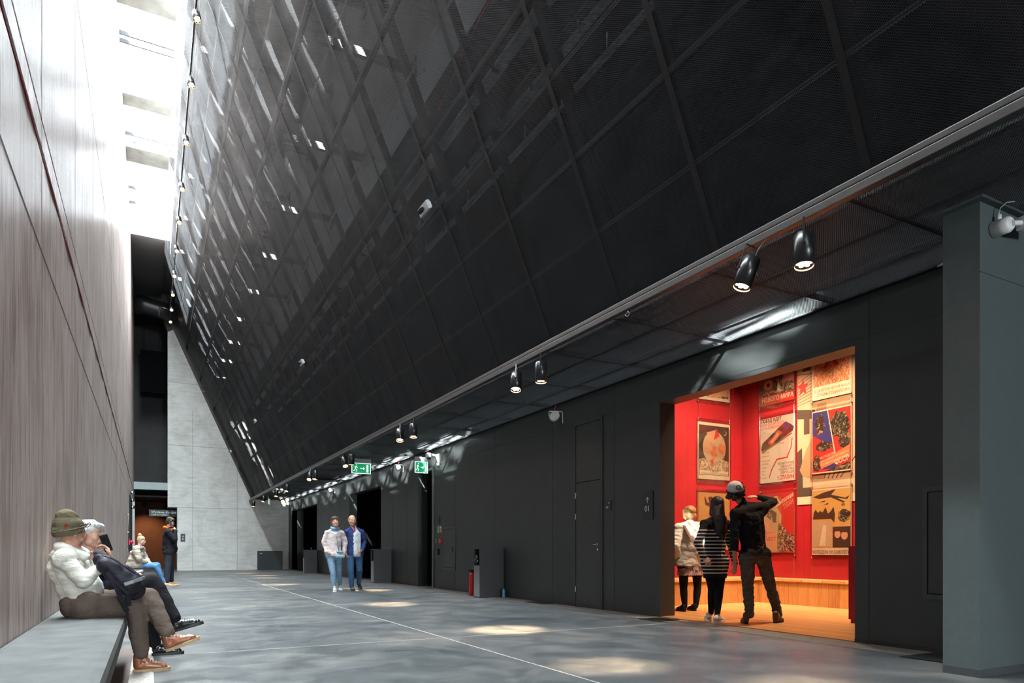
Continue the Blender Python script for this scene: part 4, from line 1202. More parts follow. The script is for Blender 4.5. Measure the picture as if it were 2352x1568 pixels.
# mural behind the right column
mur = empty('mural_panel'); mur.matrix_world = W2(8.43, 1.79)
tag(mur, 'tall cream and brown line mural panel with a red star behind the right posters', 'mural')
bm = bmesh.new(); box(bm, 0, 2.2, 0, 3.0, 0, 0.008)
mats_ = ['tan', 'dark', 'brown', 'red', 'cream']
def mp(col, pts, z):
    vs_ = [bm.verts.new((x, y, z)) for x, y in pts]; f = bm.faces.new(vs_); f.material_index = mats_.index(col); f.normal_update()
    if f.normal.z < 0: f.normal_flip()
mp('cream', [(0.0, 0.0), (2.2, 0.0), (2.2, 0.14), (0.0, 0.14)], 0.0083)
mp('dark', [(0.0, 0.16), (0.3, 0.16), (0.3, 0.30), (0.0, 0.30)], 0.0085)
mp('dark', [(0.0, 0.14), (0.0, 0.95), (0.10, 1.02), (0.12, 0.3), (0.3, 0.22), (0.34, 0.14)], 0.0087)
mp('brown', [(0.05, 0.62), (0.18, 0.95), (0.32, 1.2), (0.42, 1.75), (0.60, 1.75), (0.60, 0.5), (0.50, 0.42), (0.30, 0.45), (0.12, 0.5)], 0.0089)
mp('dark', [(0.0, 1.55), (0.37, 1.5), (0.37, 1.66), (0.0, 1.72)], 0.0091)
mp('dark', [(0.14, 1.25), (0.26, 1.25), (0.26, 1.6), (0.14, 1.6)], 0.0093)
star = [(0.12 + (0.13 if k % 2 == 0 else 0.055) * cos(pi / 2 + k * pi / 5), 2.1 + (0.17 if k % 2 == 0 else 0.07) * sin(pi / 2 + k * pi / 5)) for k in range(10)]
mp('red', star, 0.0095)
mp('dark', arcpts(0.20, 2.46, 0.085, 0.10, 10, 0, 180) + [(0.115, 2.38), (0.285, 2.38)], 0.0095)
for k in range(9): bar(bm, (0.0, 1.78 + 0.05 * k, 0.0096), (0.42, 1.86 + 0.065 * k, 0.0096), 0.008, 0.001, 1, (0, 0, 1))
for k in range(3): bar(bm, (0.12 + 0.1 * k, 2.55 + 0.05 * k, 0.0096), (0.30 + 0.08 * k, 2.95, 0.0096), 0.02, 0.001, 1, (0, 0, 1))
bar(bm, (0.0, 2.35, 0.0096), (0.36, 2.3, 0.0096), 0.012, 0.001, 1, (0, 0, 1))
for k in range(5): bar(bm, (0.55 + 0.08 * k, 0.42, 0.0096), (0.75 + 0.10 * k, 0.95 - 0.05 * k, 0.0096), 0.016, 0.001, 1, (0, 0, 1))
me = bpy.data.meshes.new('panel'); bm.to_mesh(me); bm.free(); link('panel', me, [pm('mural tan', (0.42, 0.27, 0.17)), PC['dark'], PC['brown'], PC['red'], pm('mural cream', (0.58, 0.42, 0.28))], mur)
def W2b(y, z): return plane_mat((RX - 0.016, y, z), (0, -1, 0), (0, 0, 1))
poster(W2b(8.11, 3.60), 0.77, 1.05, 'cream poster of a red town square over red lettering, topmost of the right column', 'cream',
       [('field', rect(0.04, 0.22, 0.96, 0.97)), ('red', [(0.3, 0.5), (0.5, 0.85), (0.7, 0.5)]), ('orange', [(0.05, 0.24), (0.5, 0.6), (0.95, 0.24)]), ('field', [(0.1, 0.23), (0.5, 0.55), (0.9, 0.23)])],
       [('ДА ЗДРАВСТВУЕТ МОГУЧАЯ АВИАЦИЯ', 0.05, 0.13, 0.062, 'red', 0, 0.66), ('СТРАНЫ СОЦИАЛИЗМА!', 0.14, 0.05, 0.075, 'red', 0, 0.85)])
poster(W2b(8.11, 2.31), 0.77, 1.10, 'blue and red diagonal poster of dark soldiers, middle of the right column', 'cream',
       [('red', rect(0.02, 0.02, 0.98, 0.98)), ('blue', [(0.02, 0.98), (0.40, 0.98), (0.56, 0.44), (0.30, 0.50), (0.02, 0.62)]), ('red', [(0.02, 0.62), (0.34, 0.48), (0.1, 0.34), (0.02, 0.4)]), ('blue', [(0.25, 0.06), (0.62, 0.2), (0.66, 0.06)]),
        ('army', blob(0.22, 0.78, 0.12, 0.17, 18, 0.3)), ('army', blob(0.70, 0.72, 0.24, 0.2, 24, 0.25)), ('army', blob(0.83, 0.48, 0.13, 0.14, 16)), ('army', blob(0.32, 0.42, 0.22, 0.08, 18)), ('army', blob(0.14, 0.15, 0.1, 0.13)), ('army', [(0.35, 0.03), (0.97, 0.14), (0.97, 0.02), (0.5, 0.02)]), ('cream', [(0.40, 0.98), (0.42, 0.98), (0.66, 0.12), (0.63, 0.12)]), ('orange', [(0.2, 0.17), (0.96, 0.40), (0.96, 0.22), (0.25, 0.07)])],
       [('МОЛОДЕЖЬ', 0.22, 0.22, 0.055, 'cream', 14, 0.9), ('ОВЛАДЕВАЙ ТЕХНИКОЙ И', 0.23, 0.165, 0.045, 'cream', 14, 0.95), ('ГОТОВЬТЕСЬ К ОБОРОНЕ', 0.24, 0.11, 0.05, 'cream', 14, 0.85), ('СССР', 0.60, 0.11, 0.115, 'cream', 14, 1.0)])
poster(W2b(8.11, 0.89), 0.77, 1.15, 'ochre poster of aeroplanes and dark silhouettes, lowest of the right column', 'cream',
       [('ochre', rect(0.02, 0.10, 0.98, 0.98)), ('dark', [(0.02, 0.88), (0.3, 0.94), (0.62, 0.98), (0.5, 0.9), (0.85, 0.84), (0.95, 0.87), (0.9, 0.82), (0.5, 0.86), (0.2, 0.85)]), ('dark', [(0.4, 0.93), (0.85, 0.78), (0.8, 0.77), (0.36, 0.9)]),
        ('dark', [(0.03, 0.54), (0.05, 0.64), (0.10, 0.69), (0.16, 0.64), (0.22, 0.67), (0.28, 0.64), (0.36, 0.72), (0.42, 0.62), (0.5, 0.66), (0.56, 0.72), (0.60, 0.6), (0.58, 0.48), (0.5, 0.54)]), ('army', blob(0.82, 0.58, 0.17, 0.09, 18)), ('dark', rect(0.54, 0.11, 0.975, 0.42)), ('pink', arcpts(0.66, 0.31, 0.075, 0.06)), ('pink', arcpts(0.83, 0.29, 0.08, 0.065)), ('dark', arcpts(0.66, 0.35, 0.09, 0.045, 14, 0, 180)), ('dark', arcpts(0.83, 0.335, 0.095, 0.05, 14, 0, 180)),
        ('tan', rect(0.03, 0.12, 0.52, 0.50)), ('cream', [(0.2, 0.14), (0.3, 0.46), (0.38, 0.44), (0.36, 0.14)]), ('dark', [(0.22, 0.8), (0.36, 0.82), (0.34, 0.8)]), ('dark', [(0.3, 0.76), (0.44, 0.78), (0.42, 0.76)]), ('brown', arcpts(0.8, 0.745, 0.05, 0.02))],
       [('МОЛОДЕЖЬ НА САМОЛЕТЫ', 0.02, 0.02, 0.085, 'brown', 0, 0.62)])
# small wires holding the sheets
for (nm, Mx, x, z0, z1, lab) in (('hanging_wire', None, 9.2, 3.44, 3.8, 0),):
    bm = bmesh.new()
    for x in (9.2, 10.0): tube(bm, [(x, RY - 0.022, 0.5), (x, RY - 0.022, 4.85)], 0.0025, 5)
    for y in (9.27, 8.48, 8.10, 7.35): tube(bm, [(RX - 0.036, y, 0.5), (RX - 0.036, y, 4.85)], 0.0025, 5)
    struct(finish(bm, 'trim_9', CHROME))
# joint positions of the nine people, metres
PJ = {
'hat': dict(pel=(-0.443, 6.15, 0.542), hR=(-0.422, 6.05, 0.535), hL=(-0.421, 6.25, 0.544), chest=(-0.541, 6.15, 0.821), neck=(-0.508, 6.15, 0.963), head=(-0.533, 6.15, 1.083), sR=(-0.559, 5.98, 0.895), eR=(-0.435, 5.92, 0.728), wR=(-0.344, 5.98, 0.825), fR=(-0.296, 6.02, 0.87), sL=(-0.5, 6.33, 0.919), eL=(-0.435, 6.45, 0.76), wL=(-0.412, 6.42, 0.838), fL=(-0.439, 6.42, 0.908), kR=(-0.099, 6.08, 0.52), aR=(-0.061, 6.1, 0.136), tR=(0.083, 6.1, 0.032), hlR=(-0.121, 6.1, 0.031), kL=(-0.009, 6.12, 0.583), aL=(0.121, 6.0, 0.302), tL=(0.348, 5.98, 0.266), hlL=(0.13, 6.0, 0.188)),
'white': dict(pel=(-0.374, 7.0, 0.596), hR=(-0.353, 6.92, 0.592), hL=(-0.361, 7.08, 0.591), chest=(-0.449, 7.0, 0.782), neck=(-0.469, 7.0, 0.927), head=(-0.462, 7.0, 1.095), sR=(-0.451, 6.84, 0.868), eR=(-0.254, 6.75, 0.74), wR=(-0.303, 6.82, 0.886), fR=(-0.326, 6.84, 0.965), sL=(-0.427, 7.18, 0.875), eL=(-0.292, 7.2, 0.695), wL=(-0.158, 7.1, 0.752), fL=(-0.067, 7.05, 0.736), kR=(-0.035, 6.95, 0.534), aR=(0.035, 7.0, 0.108), tR=(0.26, 7.0, 0.025), hlR=(0.01, 7.0, 0.023), kL=(0.025, 7.05, 0.67), aL=(0.201, 6.95, 0.335), tL=(0.403, 6.93, 0.295), hlL=(0.194, 6.95, 0.236)),
'blonde': dict(pel=(-0.33, 20.8, 0.577), hR=(-0.307, 20.65, 0.579), hL=(-0.291, 20.95, 0.574), chest=(-0.319, 20.8, 0.857), neck=(-0.258, 20.8, 1.09), head=(-0.207, 20.8, 1.243), sR=(-0.336, 20.6, 1.019), eR=(-0.274, 20.5, 0.754), wR=(-0.052, 20.7, 0.623), fR=(0.031, 20.75, 0.586), sL=(-0.209, 21.0, 1.021), eL=(-0.115, 21.05, 0.76), wL=(-0.01, 20.9, 0.619), fL=(0.052, 20.85, 0.584), kR=(0.124, 20.65, 0.552), aR=(0.343, 20.65, 0.101), tR=(0.501, 20.65, -0.056), hlR=(0.301, 20.65, -0.027), kL=(0.179, 20.95, 0.581), aL=(0.284, 20.95, 0.09), tL=(0.434, 20.95, -0.033), hlL=(0.221, 20.95, -0.015)),
'phone': dict(pel=(0.467, 21.5, 0.901), hR=(0.465, 21.4, 0.901), hL=(0.491, 21.6, 0.901), chest=(0.456, 21.5, 1.368), neck=(0.467, 21.5, 1.627), head=(0.5, 21.5, 1.775), sR=(0.441, 21.3, 1.486), eR=(0.613, 21.22, 1.267), wR=(0.627, 21.3, 1.537), fR=(0.607, 21.38, 1.662), sL=(0.516, 21.7, 1.497), eL=(0.606, 21.75, 1.225), wL=(0.648, 21.65, 1.0), fL=(0.646, 21.6, 0.9), kR=(0.431, 21.35, 0.474), aR=(0.408, 21.3, 0.098), tR=(0.616, 21.3, 0.02), hlR=(0.365, 21.3, 0.026), kL=(0.502, 21.6, 0.467), aL=(0.515, 21.65, 0.107), tL=(0.67, 21.65, 0.041), hlL=(0.47, 21.65, 0.045)),
'cw': dict(pel=(3.893, 16.4, 0.887), hR=(3.799, 16.4, 0.856), hL=(3.997, 16.4, 0.856), chest=(3.893, 16.4, 1.305), neck=(3.914, 16.4, 1.525), head=(3.912, 16.35, 1.649), sR=(3.727, 16.4, 1.428), eR=(3.667, 16.45, 1.169), wR=(3.706, 16.35, 0.95), fR=(3.754, 16.25, 0.857), sL=(4.081, 16.4, 1.433), eL=(4.178, 16.45, 1.172), wL=(4.144, 16.4, 0.929), fL=(4.128, 16.38, 0.803), kR=(3.848, 16.3, 0.441), aR=(3.869, 16.3, 0.077), tR=(3.789, 16.05, 0.01), hlR=(3.876, 16.33, 0.034), kL=(4.042, 16.5, 0.454), aL=(4.125, 16.75, 0.125), tL=(4.065, 16.55, 0.05), hlL=(4.137, 16.8, 0.058)),
'cm': dict(pel=(4.404, 16.5, 0.929), hR=(4.308, 16.5, 0.907), hL=(4.523, 16.5, 0.907), chest=(4.404, 16.5, 1.334), neck=(4.372, 16.5, 1.568), head=(4.348, 16.45, 1.704), sR=(4.222, 16.5, 1.459), eR=(4.192, 16.55, 1.173), wR=(4.186, 16.4, 0.929), fR=(4.184, 16.35, 0.824), sL=(4.599, 16.5, 1.465), eL=(4.689, 16.55, 1.187), wL=(4.568, 16.35, 0.982), fL=(4.486, 16.25, 0.929), kR=(4.303, 16.4, 0.464), aR=(4.324, 16.4, 0.082), tR=(4.248, 16.15, 0.012), hlR=(4.337, 16.45, 0.027), kL=(4.544, 16.5, 0.5), aL=(4.632, 16.9, 0.139), tL=(4.591, 16.75, 0.049), hlL=(4.654, 16.98, 0.069)),
'v1': dict(pel=(7.484, 8.1, 0.752), hR=(7.62, 8.1, 0.73), hL=(7.358, 8.1, 0.732), chest=(7.484, 8.1, 1.182), neck=(7.475, 8.1, 1.401), head=(7.503, 8.15, 1.541), sR=(7.72, 8.1, 1.302), eR=(7.774, 8.05, 1.026), wR=(7.825, 8.2, 0.817), fR=(7.864, 8.3, 0.731), sL=(7.252, 8.1, 1.295), eL=(7.111, 8.05, 1.024), wL=(7.315, 8.2, 0.82), fL=(7.458, 8.3, 0.735), kR=(7.657, 8.12, 0.37), aR=(7.601, 8.1, 0.084), tR=(7.817, 8.3, -0.002), hlR=(7.554, 8.05, 0.007), kL=(7.367, 8.12, 0.378), aL=(7.376, 8.1, 0.086), tL=(7.522, 8.3, -0.004), hlL=(7.339, 8.05, 0.009)),
'v2': dict(pel=(6.617, 6.7, 0.84), hR=(6.742, 6.7, 0.822), hL=(6.508, 6.7, 0.823), chest=(6.632, 6.7, 1.205), neck=(6.648, 6.7, 1.408), head=(6.701, 6.73, 1.556), sR=(6.829, 6.7, 1.318), eR=(6.858, 6.65, 1.043), wR=(6.969, 6.68, 0.791), fR=(7.006, 6.7, 0.702), sL=(6.447, 6.7, 1.311), eL=(6.231, 6.6, 1.051), wL=(6.232, 6.5, 0.872), fL=(6.251, 6.45, 0.817), kR=(6.723, 6.72, 0.449), aR=(6.614, 6.65, 0.098), tR=(6.897, 6.75, 0.018), hlR=(6.518, 6.6, 0.033), kL=(6.676, 6.8, 0.446), aL=(6.701, 6.85, 0.113), tL=(6.979, 7.05, 0.042), hlL=(6.621, 6.8, 0.05)),
'v3': dict(pel=(6.922, 6.3, 0.939), hR=(7.057, 6.3, 0.904), hL=(6.788, 6.3, 0.894), chest=(6.89, 6.35, 1.352), neck=(6.833, 6.4, 1.581), head=(6.737, 6.45, 1.722), sR=(7.129, 6.35, 1.524), eR=(7.407, 6.42, 1.619), wR=(7.41, 6.66, 1.694), fR=(7.291, 6.72, 1.718), sL=(6.64, 6.35, 1.431), eL=(6.558, 6.3, 1.094), wL=(6.677, 6.4, 0.815), fL=(6.708, 6.43, 0.724), kR=(7.285, 6.35, 0.464), aR=(7.359, 6.3, 0.106), tR=(7.697, 6.4, -0.012), hlR=(7.2, 6.22, 0.006), kL=(6.912, 6.4, 0.459), aL=(6.89, 6.35, 0.122), tL=(7.174, 6.5, 0.021), hlL=(6.781, 6.3, 0.03)),
}

# ------------------------------------------------------------------ people: solids grown from tapered capsules, fused and smoothed
def V(*a): return Vector(a)
def cap(a, b, ra, rb=None, fl=None):
    return ('c', Vector(a), Vector(b), ra, ra if rb is None else rb, fl)
def ell(c, r, M=None):
    return ('e', Vector(c), Vector(r), M)
def prim_mesh(bm, pr, inf=0.0):
    if pr[0] == 'e':
        _, c, r, M = pr
        T = Matrix.Translation(c) @ (M.to_4x4() if M is not None else Matrix.Identity(4)) @ Matrix.Diagonal((r.x + inf, r.y + inf, r.z + inf, 1))
        bmesh.ops.create_uvsphere(bm, u_segments=20, v_segments=14, radius=1.0, matrix=T)
        return
    _, a, b, ra, rb, fl = pr
    ra += inf; rb += inf
    d = b - a
    if d.length < 1e-5: d = Vector((0, 0, 1e-4))
    dn = d.normalized(); u, v = frame_of(dn)
    seg = 18; rings = []
    steps = [(-1, t) for t in (80, 60, 40, 20)] + [(0, 0), (1, 0)] + [(2, t) for t in (20, 40, 60, 80)]
    for kind, t in steps:
        if kind == -1: p = a - dn * ra * sin(R(t)); rr = ra * cos(R(t))
        elif kind == 0: p = a; rr = ra
        elif kind == 1: p = b; rr = rb
        else: p = b + dn * rb * sin(R(t)); rr = rb * cos(R(t))
        rings.append([bm.verts.new(p + (u * cos(2 * pi * k / seg) + v * sin(2 * pi * k / seg)) * rr) for k in range(seg)])
    for i in range(len(rings) - 1):
        for k in range(seg):
            bm.faces.new((rings[i][k], rings[i][(k + 1) % seg], rings[i + 1][(k + 1) % seg], rings[i + 1][k]))
    bm.faces.new(list(reversed(rings[0]))); bm.faces.new(rings[-1])

def solid(prims, name, mat, parent, voxel=0.01, smooth=6, inf=0.0, disp=None, cut=None):
    """fuse prims (in world space) into one skin; stored in the parent's space"""
    bm = bmesh.new()
    for p in prims: prim_mesh(bm, p, inf)
    bmesh.ops.recalc_face_normals(bm, faces=bm.faces[:])
    me = bpy.data.meshes.new(name); bm.to_mesh(me); bm.free()
    tmp = bpy.data.objects.new('tmp', me); COL.objects.link(tmp)
    rm = tmp.modifiers.new('r', 'REMESH'); rm.mode = 'VOXEL'; rm.voxel_size = voxel
    if smooth:
        sm = tmp.modifiers.new('s', 'SMOOTH'); sm.factor = 0.5; sm.iterations = smooth
    dg = bpy.context.evaluated_depsgraph_get()
    m2 = bpy.data.meshes.new_from_object(tmp.evaluated_get(dg))
    bpy.data.objects.remove(tmp); bpy.data.meshes.remove(me)
    m2.name = name
    if disp:
        amp, sc, st = disp
        n_ = [v.normal.copy() for v in m2.vertices]
        for v, nn in zip(m2.vertices, n_):
            q = Vector((v.co.x * sc * st[0], v.co.y * sc * st[1], v.co.z * sc * st[2]))
            v.co += nn * amp * (mnoise.noise(q) + 0.5 * mnoise.noise(q * 2.1 + Vector((7, 3, 1))))
    if cut:
        bm = bmesh.new(); bm.from_mesh(m2)
        for co, no in cut:
            g = bm.verts[:] + bm.edges[:] + bm.faces[:]
            r = bmesh.ops.bisect_plane(bm, geom=g, plane_co=co, plane_no=no, clear_outer=True)
            es = [e for e in r['geom_cut'] if isinstance(e, bmesh.types.BMEdge)]
            try: bmesh.ops.triangle_fill(bm, edges=es, use_beauty=True)
            except Exception: pass
        bm.to_mesh(m2); bm.free()
    if parent is not None:
        m2.transform(parent.matrix_world.inverted())
    for p in m2.polygons: p.use_smooth = True
    m2.materials.clear()
    return link(name, m2, mat, parent)

def raw(bm, name, mat, parent, smooth=True):
    me = bpy.data.meshes.new(name); bmesh.ops.recalc_face_normals(bm, faces=bm.faces[:]); bm.to_mesh(me); bm.free()
    me.transform(parent.matrix_world.inverted())
    if smooth:
        for p in me.polygons: p.use_smooth = True
    return link(name, me, mat, parent)

def headframe(c, fwd, up):
    f = Vector(fwd).normalized(); u = Vector(up); u = (u - f * u.dot(f)).normalized(); r = f.cross(u)
    return Matrix(((r.x, f.x, u.x, c.x), (r.y, f.y, u.y, c.y), (r.z, f.z, u.z, c.z), (0, 0, 0, 1)))

def skin_mat(name, col):
    if name in _mc: return _mc[name]
    t = NT(name)
    f = t.noise(t.coord(), 30, 4, 0.6); g = t.noise(t.coord(), 6, 3)
    t.base(t.mix(t.ramp(g, [(0.4, (0,) * 3), (0.7, (0.6,) * 3)]), t.ramp(f, [(0.3, tuple(c * 0.86 for c in col)), (0.7, tuple(min(1, c * 1.1) for c in col))]), (col[0] * 1.05, col[1] * 0.74, col[2] * 0.7)))
    t.set(0.5, 0, 0.4); t.b.inputs['Subsurface Weight'].default_value = 0.12; t.b.inputs['Subsurface Radius'].default_value = (0.01, 0.004, 0.002)
    t.bump(f, 0.12, 0.002)
    _mc[name] = t.m
    return t.m

def hair_mat(name, lo, hi):
    if name in _mc: return _mc[name]
    t = NT(name)
    f = t.noise(t.coord((60, 60, 7)), 2.0, 4, 0.6, 0.6)
    t.base(t.ramp(f, [(0.3, lo), (0.7, hi)])); t.set(0.45, 0, 0.4); t.bump(f, 0.6, 0.006)
    _mc[name] = t.m
    return t.m

EYEW = plain('eye white', (0.42, 0.38, 0.36), 0.3); IRIS = plain('dark iris', (0.03, 0.025, 0.02), 0.15)
LIPM = plain('lips', (0.45, 0.20, 0.17), 0.5)

def head_prims(H, s=1.0, male=True):
    e = lambda c, r: ell(H @ (Vector(c) * s), Vector(r) * s, H.to_3x3())
    k = lambda a, b, ra, rb=None: cap(H @ (Vector(a) * s), H @ (Vector(b) * s), ra * s, (ra if rb is None else rb) * s)
    L = [e((0, -0.015, 0.035), (0.074, 0.092, 0.082)), e((0, 0.028, -0.02), (0.062, 0.060, 0.082)), e((0, 0.030, -0.075), (0.048 if male else 0.042, 0.048, 0.036)),
         k((0, 0.086, 0.012), (0, 0.106, -0.028), 0.0075, 0.0115), e((0, 0.103, -0.031), (0.012, 0.012, 0.010)), e((0.012, 0.094, -0.034), (0.008, 0.010, 0.007)), e((-0.012, 0.094, -0.034), (0.008, 0.010, 0.007)),
         k((-0.036, 0.074, 0.022), (-0.010, 0.084, 0.020), 0.0115), k((0.036, 0.074, 0.022), (0.010, 0.084, 0.020), 0.0115),
         e((0.036, 0.058, -0.026), (0.024, 0.026, 0.022)), e((-0.036, 0.058, -0.026), (0.024, 0.026, 0.022)),
         e((0, 0.084, -0.055), (0.026, 0.012, 0.012)), e((0, 0.078, -0.094), (0.020, 0.016, 0.016)),
         e((0.050, 0.018, -0.062), (0.016, 0.030, 0.028)), e((-0.050, 0.018, -0.062), (0.016, 0.030, 0.028))]
    for sx in (1, -1):
        L += [k((0.020 * sx, 0.080, 0.011), (0.042 * sx, 0.076, 0.009), 0.0062), k((0.020 * sx, 0.078, -0.0065), (0.042 * sx, 0.074, -0.0055), 0.0050)]
        L += [e((0.076 * sx, -0.010, -0.004), (0.008, 0.018, 0.030)), e((0.080 * sx, -0.014, 0.012), (0.008, 0.014, 0.012)), e((0.074 * sx, -0.002, -0.030), (0.007, 0.008, 0.009))]
    return L

def face_parts(root, H, s, brow, glasses=False):
    for sx in (1, -1):
        bm = bmesh.new()
        bmesh.ops.create_uvsphere(bm, u_segments=14, v_segments=10, radius=0.0112 * s, matrix=Matrix.Translation(H @ (Vector((0.030 * sx, 0.0725, 0.003)) * s)))
        ey = raw(bm, 'eye', EYEW, root)
        bm = bmesh.new()
        bmesh.ops.create_uvsphere(bm, u_segments=12, v_segments=8, radius=0.0062 * s, matrix=Matrix.Translation(H @ (Vector((0.030 * sx, 0.0790, 0.003)) * s)))
        raw(bm, 'iris', IRIS, root).parent = root
        solid([cap(H @ (Vector((0.014 * sx, 0.0935, 0.026)) * s), H @ (Vector((0.046 * sx, 0.079, 0.028)) * s), 0.0038 * s)], 'eyebrow', brow, root, 0.002, 1)
    P_ = lambda x, y, z: H @ (Vector((x, y, z)) * s)
    solid([cap(P_(-0.020, 0.089, -0.060), P_(0, 0.0955, -0.057), 0.0032 * s, 0.0042 * s), cap(P_(0.020, 0.089, -0.060), P_(0, 0.0955, -0.057), 0.0032 * s, 0.0042 * s), cap(P_(-0.015, 0.090, -0.065), P_(0.015, 0.090, -0.065), 0.0042 * s)], 'lips', LIPM, root, 0.002, 2)

def hand_prims(w, f, n, thumb, curl=(20, 30, 25), s=1.0, spread=1.0, point=False):
    """w wrist, f a point along the fingers, n palm normal, thumb: +1/-1 side"""
    d = (Vector(f) - Vector(w)).normalized(); n = Vector(n); n = (n - d * n.dot(d)).normalized(); a = d.cross(n) * thumb
    w = Vector(w); L = []
    offs = (0.030, 0.010, -0.010, -0.029); kn = (0.088, 0.092, 0.087, 0.078); ln = (1.0, 1.1, 1.02, 0.82)
    for i in range(4):
        k = w + d * kn[i] * s + a * offs[i] * s * spread
        L.append(cap(w + d * 0.012 * s + a * offs[i] * 0.55 * s, k, 0.0155 * s, 0.0125 * s))
        p = k; ang = 0; dirv = d
        for j, (l, r0, r1) in enumerate(((0.042, 0.0095, 0.0086), (0.026, 0.0086, 0.0078), (0.021, 0.0078, 0.0068))):
            ang += curl[j] + (i * 3)
            dd = d * cos(R(ang)) + n * sin(R(ang)) + a * offs[i] * 1.2 * (1 if j == 0 else 0)
            q = p + dd.normalized() * l * ln[i] * s
            L.append(cap(p, q, r0 * s, r1 * s)); p = q
    b = w + d * 0.028 * s + a * 0.028 * s
    q = b + (a * 0.75 + d * 0.6 + n * 0.35).normalized() * 0.038 * s
    L.append(cap(w + d * 0.015 * s + a * 0.014 * s, b, 0.016 * s, 0.014 * s)); L.append(cap(b, q, 0.0135 * s, 0.0108 * s))
    q2 = q + (a * 0.25 + d * 0.85 + n * 0.5).normalized() * 0.03 * s
    L.append(cap(q, q2, 0.0108 * s, 0.0088 * s))
    return L

def shoe(root, heel, toe, up, mat, sole, L=0.275, laces=None, name='shoe', high=0.05, wd=0.047, solet=0.024, cuff=None):
    heel = Vector(heel); d = (Vector(toe) - heel).normalized(); up = Vector(up); up = (up - d * up.dot(d)).normalized(); r = d.cross(up)
    M = Matrix(((r.x, d.x, up.x, heel.x), (r.y, d.y, up.y, heel.y), (r.z, d.z, up.z, heel.z), (0, 0, 0, 1)))
    T = lambda x, y, z: M @ Vector((x, y, z))
    k = L / 0.275
    pr = [cap(T(0, 0.045 * k, 0.045), T(0, 0.10 * k, 0.050), 0.036, 0.040), cap(T(0, 0.10 * k, 0.050), T(0.0, 0.20 * k, 0.036), 0.040, 0.036), cap(T(-0.012, 0.20 * k, 0.034), T(0.012, 0.225 * k, 0.032), 0.032, 0.028),
          cap(T(0, 0.040, 0.05), T(0, 0.040, 0.06 + high), 0.038, 0.040), cap(T(0, 0.06, 0.075 + high * 0.5), T(0, 0.13 * k, 0.058), 0.034, 0.030)]
    o = solid(pr, name, mat, root, 0.005, 5, 0, None, [(T(0, 0, 0.012), -up)])
    bm = bmesh.new()
    out = []
    for i in range(28):
        a_ = 2 * pi * i / 28; y = 0.5 - 0.5 * cos(a_)
        wdt = wd * (0.80 + 0.26 * sin(pi * min(1, max(0, (y - 0.25) / 0.9)))) * (abs(sin(a_)) ** 0.55) * (1 if sin(a_) >= 0 else -1)
        out.append((wdt, y * L))
    lo = [bm.verts.new(T(x, y, 0.0)) for x, y in out]; hi = [bm.verts.new(T(x * 0.98, y, solet + (0.006 if y > L * 0.85 else 0))) for x, y in out]
    n_ = len(out)
    for i in range(n_): bm.faces.new((lo[i], lo[(i + 1) % n_], hi[(i + 1) % n_], hi[i]))
    bm.faces.new(lo); bm.faces.new(hi)
    raw(bm, 'sole', sole, root, False).parent = o
    bpy.context.view_layer.update()
    if laces is not None:
        bm = bmesh.new()
        for i in range(5):
            y = (0.085 + 0.020 * i) * k; z = 0.108 - 0.0075 * i + high * 0.15 * (4 - i) / 4
            tube(bm, [T(-0.028, y, z - 0.014), T(-0.014, y + 0.002, z - 0.003), T(0, y + 0.004, z + 0.001), T(0.014, y + 0.002, z - 0.003), T(0.028, y, z - 0.014)], 0.0032, 5)
        tube(bm, [T(0, 0.08, 0.104 + high * 0.15), T(0.03, 0.075, 0.115 + high * 0.15), T(0.035, 0.09, 0.095)], 0.003, 5)
        tube(bm, [T(0, 0.08, 0.104 + high * 0.15), T(-0.03, 0.075, 0.115 + high * 0.15), T(-0.035, 0.09, 0.095)], 0.003, 5)
        raw(bm, 'laces', laces, root).parent = o
    return o

def lerp(a, b, t): return Vector(a) * (1 - t) + Vector(b) * t
def torso_prims(J, r=0.115, waist=0.11, sh=0.062):
    pl, pr_, pe, ch, ne, sl_, sr = (Vector(J[k]) for k in ('hL', 'hR', 'pel', 'chest', 'neck', 'sL', 'sR'))
    L = [cap(pl, pr_, r * 0.98), cap(pe, ch, waist * 1.02, r * 1.06), cap(lerp(pe, pl, 0.55), lerp(ch, sl_, 0.42), waist * 0.86, r * 0.84), cap(lerp(pe, pr_, 0.55), lerp(ch, sr, 0.42), waist * 0.86, r * 0.84),
         cap(sl_, sr, sh * 1.12), cap(lerp(ne, sl_, 0.25) - V(0, 0, 0.01), sl_, sh * 0.72, sh), cap(lerp(ne, sr, 0.25) - V(0, 0, 0.01), sr, sh * 0.72, sh), cap(ch, ne - V(0, 0, 0.03), r * 0.95, sh * 0.95)]
    return L
def arm_prims(J, s, ra=0.052, rb=0.042, rc=0.031):
    return [cap(J['s' + s], J['e' + s], ra, rb), cap(J['e' + s], J['w' + s], rb, rc)]
def leg_prims(J, s, ra=0.085, rb=0.058, rc=0.040, end=1.0):
    k = Vector(J['k' + s]); a = lerp(k, J['a' + s], end)
    h = Vector(J['h' + s])
    mid = lerp(k, a, 0.32)
    back = (h + (a - k) * 0.0 - k).normalized() * 0.0
    return [cap(h, k, ra, rb), cap(k, mid, rb, rb * 0.98), cap(mid, a, rb * 0.98, rc)]

